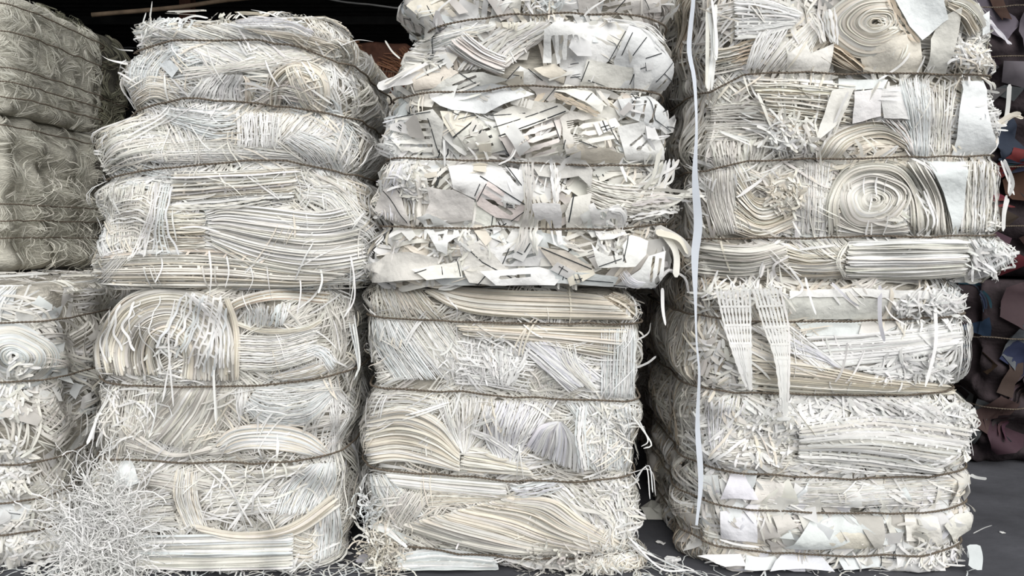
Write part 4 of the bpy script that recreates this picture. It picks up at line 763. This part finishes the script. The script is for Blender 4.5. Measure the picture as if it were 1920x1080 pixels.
# ---------------------------------------------------------------- loose things
def ribbon_thing(name, pts, w, mt, label, cat, tint='B', out=0, tw=2.2, seed=3, group=None):
    rg = np.random.RandomState(seed); p = np.array(pts, float); n = 60; c = cr(p[:, :2], n); t = np.linspace(0, 1, n)
    Y = np.interp(t, np.linspace(0, 1, len(p)), p[:, 2]); P = np.stack([(c[:, 0]-960)/F*Y, Y, CH+(HZ-c[:, 1])/F*Y], 1); T = nrm(np.gradient(P, axis=0)); n0 = np.array([0, -1., 0])
    D = nrm(np.cross(T, n0)); th = (tw*np.sin(t*9+1)*.5+.2)[:, None]; a = Acc(); a.ribbons(P[None], nrm(D*np.cos(th)+n0*np.sin(th))[None], (w*(1+.55*np.sin(t*17)))[None], cols(tint, 1, rg))
    o = a.obj(name, mt); tag(o, label, cat, group); return o
ribbon_thing('plastic_strap', [(1299,-60,2.86),(1300,0,2.86),(1292,90,2.86),(1302,150,2.86),(1306,240,2.86),(1303,330,2.86),(1309,420,2.86),(1303,480,2.86),(1304,560,2.86),(1306,640,2.86),(1311,700,2.86),(1308,800,2.86),(1314,900,2.86),(1306,985,2.86)], .021, M_STRAP, 'long twisted white plastic strap hanging down between the middle and right stacks', 'strap', tw=1.3, seed=5)
def net_thing(A, B_, n, YF, w, label, seed, links):
    rg = np.random.RandomState(seed); a = Acc(); m = 40; P0, P1 = cr(A, m), cr(B_, m); v = np.linspace(0, 1, n)[:, None, None]; G = P0[None]*(1-v)+P1[None]*v
    end = rg.uniform(.80, 1.0, n); Y = YF+np.linspace(0, .015, m)[None]+.012*np.sin(np.linspace(0, 7, m))[None]+rg.randn(n, 1)*.0015
    P = np.stack([(G[..., 0]-960)/F*Y, Y+0*G[..., 0], CH+(HZ-G[..., 1])/F*Y], -1); T = nrm(np.gradient(P, axis=1)); D = nrm(np.cross(T, np.array([0, -1., 0])+0*T))
    c = cols('W', n, rg, .015)
    for i in range(n):
        k = max(6, int(m*end[i])); ww = w*(1+.35*np.sin(np.arange(k)*1.9))[None]; a.ribbons(P[i:i+1, :k], D[i:i+1, :k], ww, c[i:i+1])
    for j in links: a.ribbons(P[None, :, j]+np.array([0, -.0012, 0]), T[None, :, j], w*1.1, c[:1])
    o = a.obj('slotted_paper_net', M_PAPER); tag(o, label, 'paper offcut', None); return o
net_thing([(1344,545),(1362,620),(1385,690),(1404,735)], [(1406,545),(1407,620),(1408,690),(1412,737)], 9, 2.885, .0085, 'left one of two white slotted paper nets hanging down the lower right bale', 61, (6, 13, 20))
net_thing([(1412,542),(1432,610),(1455,680),(1470,800)], [(1462,540),(1478,610),(1480,680),(1476,800)], 8, 2.875, .0085, 'right one of two white slotted paper nets, its longest strip reaching lower', 62, (5, 11, 16, 20))
# scraps lying on the floor
rg = np.random.RandomState(77); a = Acc(); m = 18
for cx, cy, rx, n in ((-1.75, 2.86, .25, 120), (-1.1, 2.86, .35, 90), (.55, 2.93, .2, 60), (-.62, 2.93, .15, 40), (1.2, 2.9, .4, 30)):
    l = rg.uniform(.006, .014, (n, 1)); ph = rg.rand(n, 1)*6.3+np.cumsum(rg.randn(n, m)*.3, 1); X = cx+rg.randn(n, 1)*rx*.6+np.cumsum(np.cos(ph)*l, 1); Y = cy+rg.randn(n, 1)*.07+np.cumsum(np.sin(ph)*l, 1)
    Z = .004+.012*rg.rand(n, 1)*(1+np.sin(np.linspace(0, 5, m)[None]+rg.rand(n, 1)*6)); P = np.stack([X, Y, Z+0*X], -1); T = nrm(np.gradient(P, axis=1)); D = nrm(np.cross(T, np.array([0, 0, 1.])+0*T)); a.ribbons(P, D, rg.uniform(.003, .007, (n, 1)), cols('WNB', n, rg))
o = a.obj('floor_shreds', M_PAPER); tag(o, 'loose curly white paper shreds strewn along the foot of the front bales', 'paper shreds', None, 'stuff')
spots = [(unproj(x, y, 1), l) for x, y, l in ()]
for k, (px, py, r, lb) in enumerate(((85,1058,.045,'torn white paper scrap on the floor in front of the near left bale'), (60,1072,.03,'small white scrap at the bottom left edge of the floor'), (118,1030,.022,'tiny white scrap on the floor in the left gap'), (655,1040,.016,'small white scrap on the floor in the gap left of the middle stack'), (640,1062,.014,'tiny scrap nearest the camera left of the middle stack'), (664,1018,.012,'tiny scrap furthest back in the gap left of the middle stack'), (680,1052,.035,'pale lilac scrap leaning at the foot of the middle stack'), (1262,1052,.03,'white scrap on the floor between middle and right stacks'), (1225,965,.10,'large crumpled grey plastic sheet on the floor in the dark right gap'), (1240,1020,.02,'small scrap just in front of the grey plastic sheet'), (1880,1000,.012,'tiny pale scrap on the bare floor at the right'))):
    Y = CH*F/(py-HZ); X = (px-960)/F*Y; a = Acc(); n = 9
    an = np.linspace(0, 6.283, n, endpoint=False); g = [(0, 0, .5)]+[(math.cos(t)*r*rg.uniform(.3, .6), math.sin(t)*r*rg.uniform(.3, .6), rg.rand()) for t in an]+[(math.cos(t+.1)*r*rg.uniform(.7, 1.3), math.sin(t+.1)*r*rg.uniform(.6, 1.2), rg.rand()) for t in an]
    V = np.array([(X+x, Y+y, .002+z*r*.5) for x, y, z in g]); i = np.arange(n); j = (i+1) % n
    a.add(V, np.stack([1+i, 1+j, 1+n+j, 1+n+i], 1), np.stack([0*i, 1+i, 1+j], 1), cols('G' if r > .05 else ('V' if k == 6 else 'W'), 1, rg)[0]); o = a.obj('paper_scrap' if r < .05 else 'plastic_sheet', M_PAPER, smooth=False); tag(o, lb, 'scrap' if r < .05 else 'plastic sheet', 'scraps on the floor' if r < .05 else None)
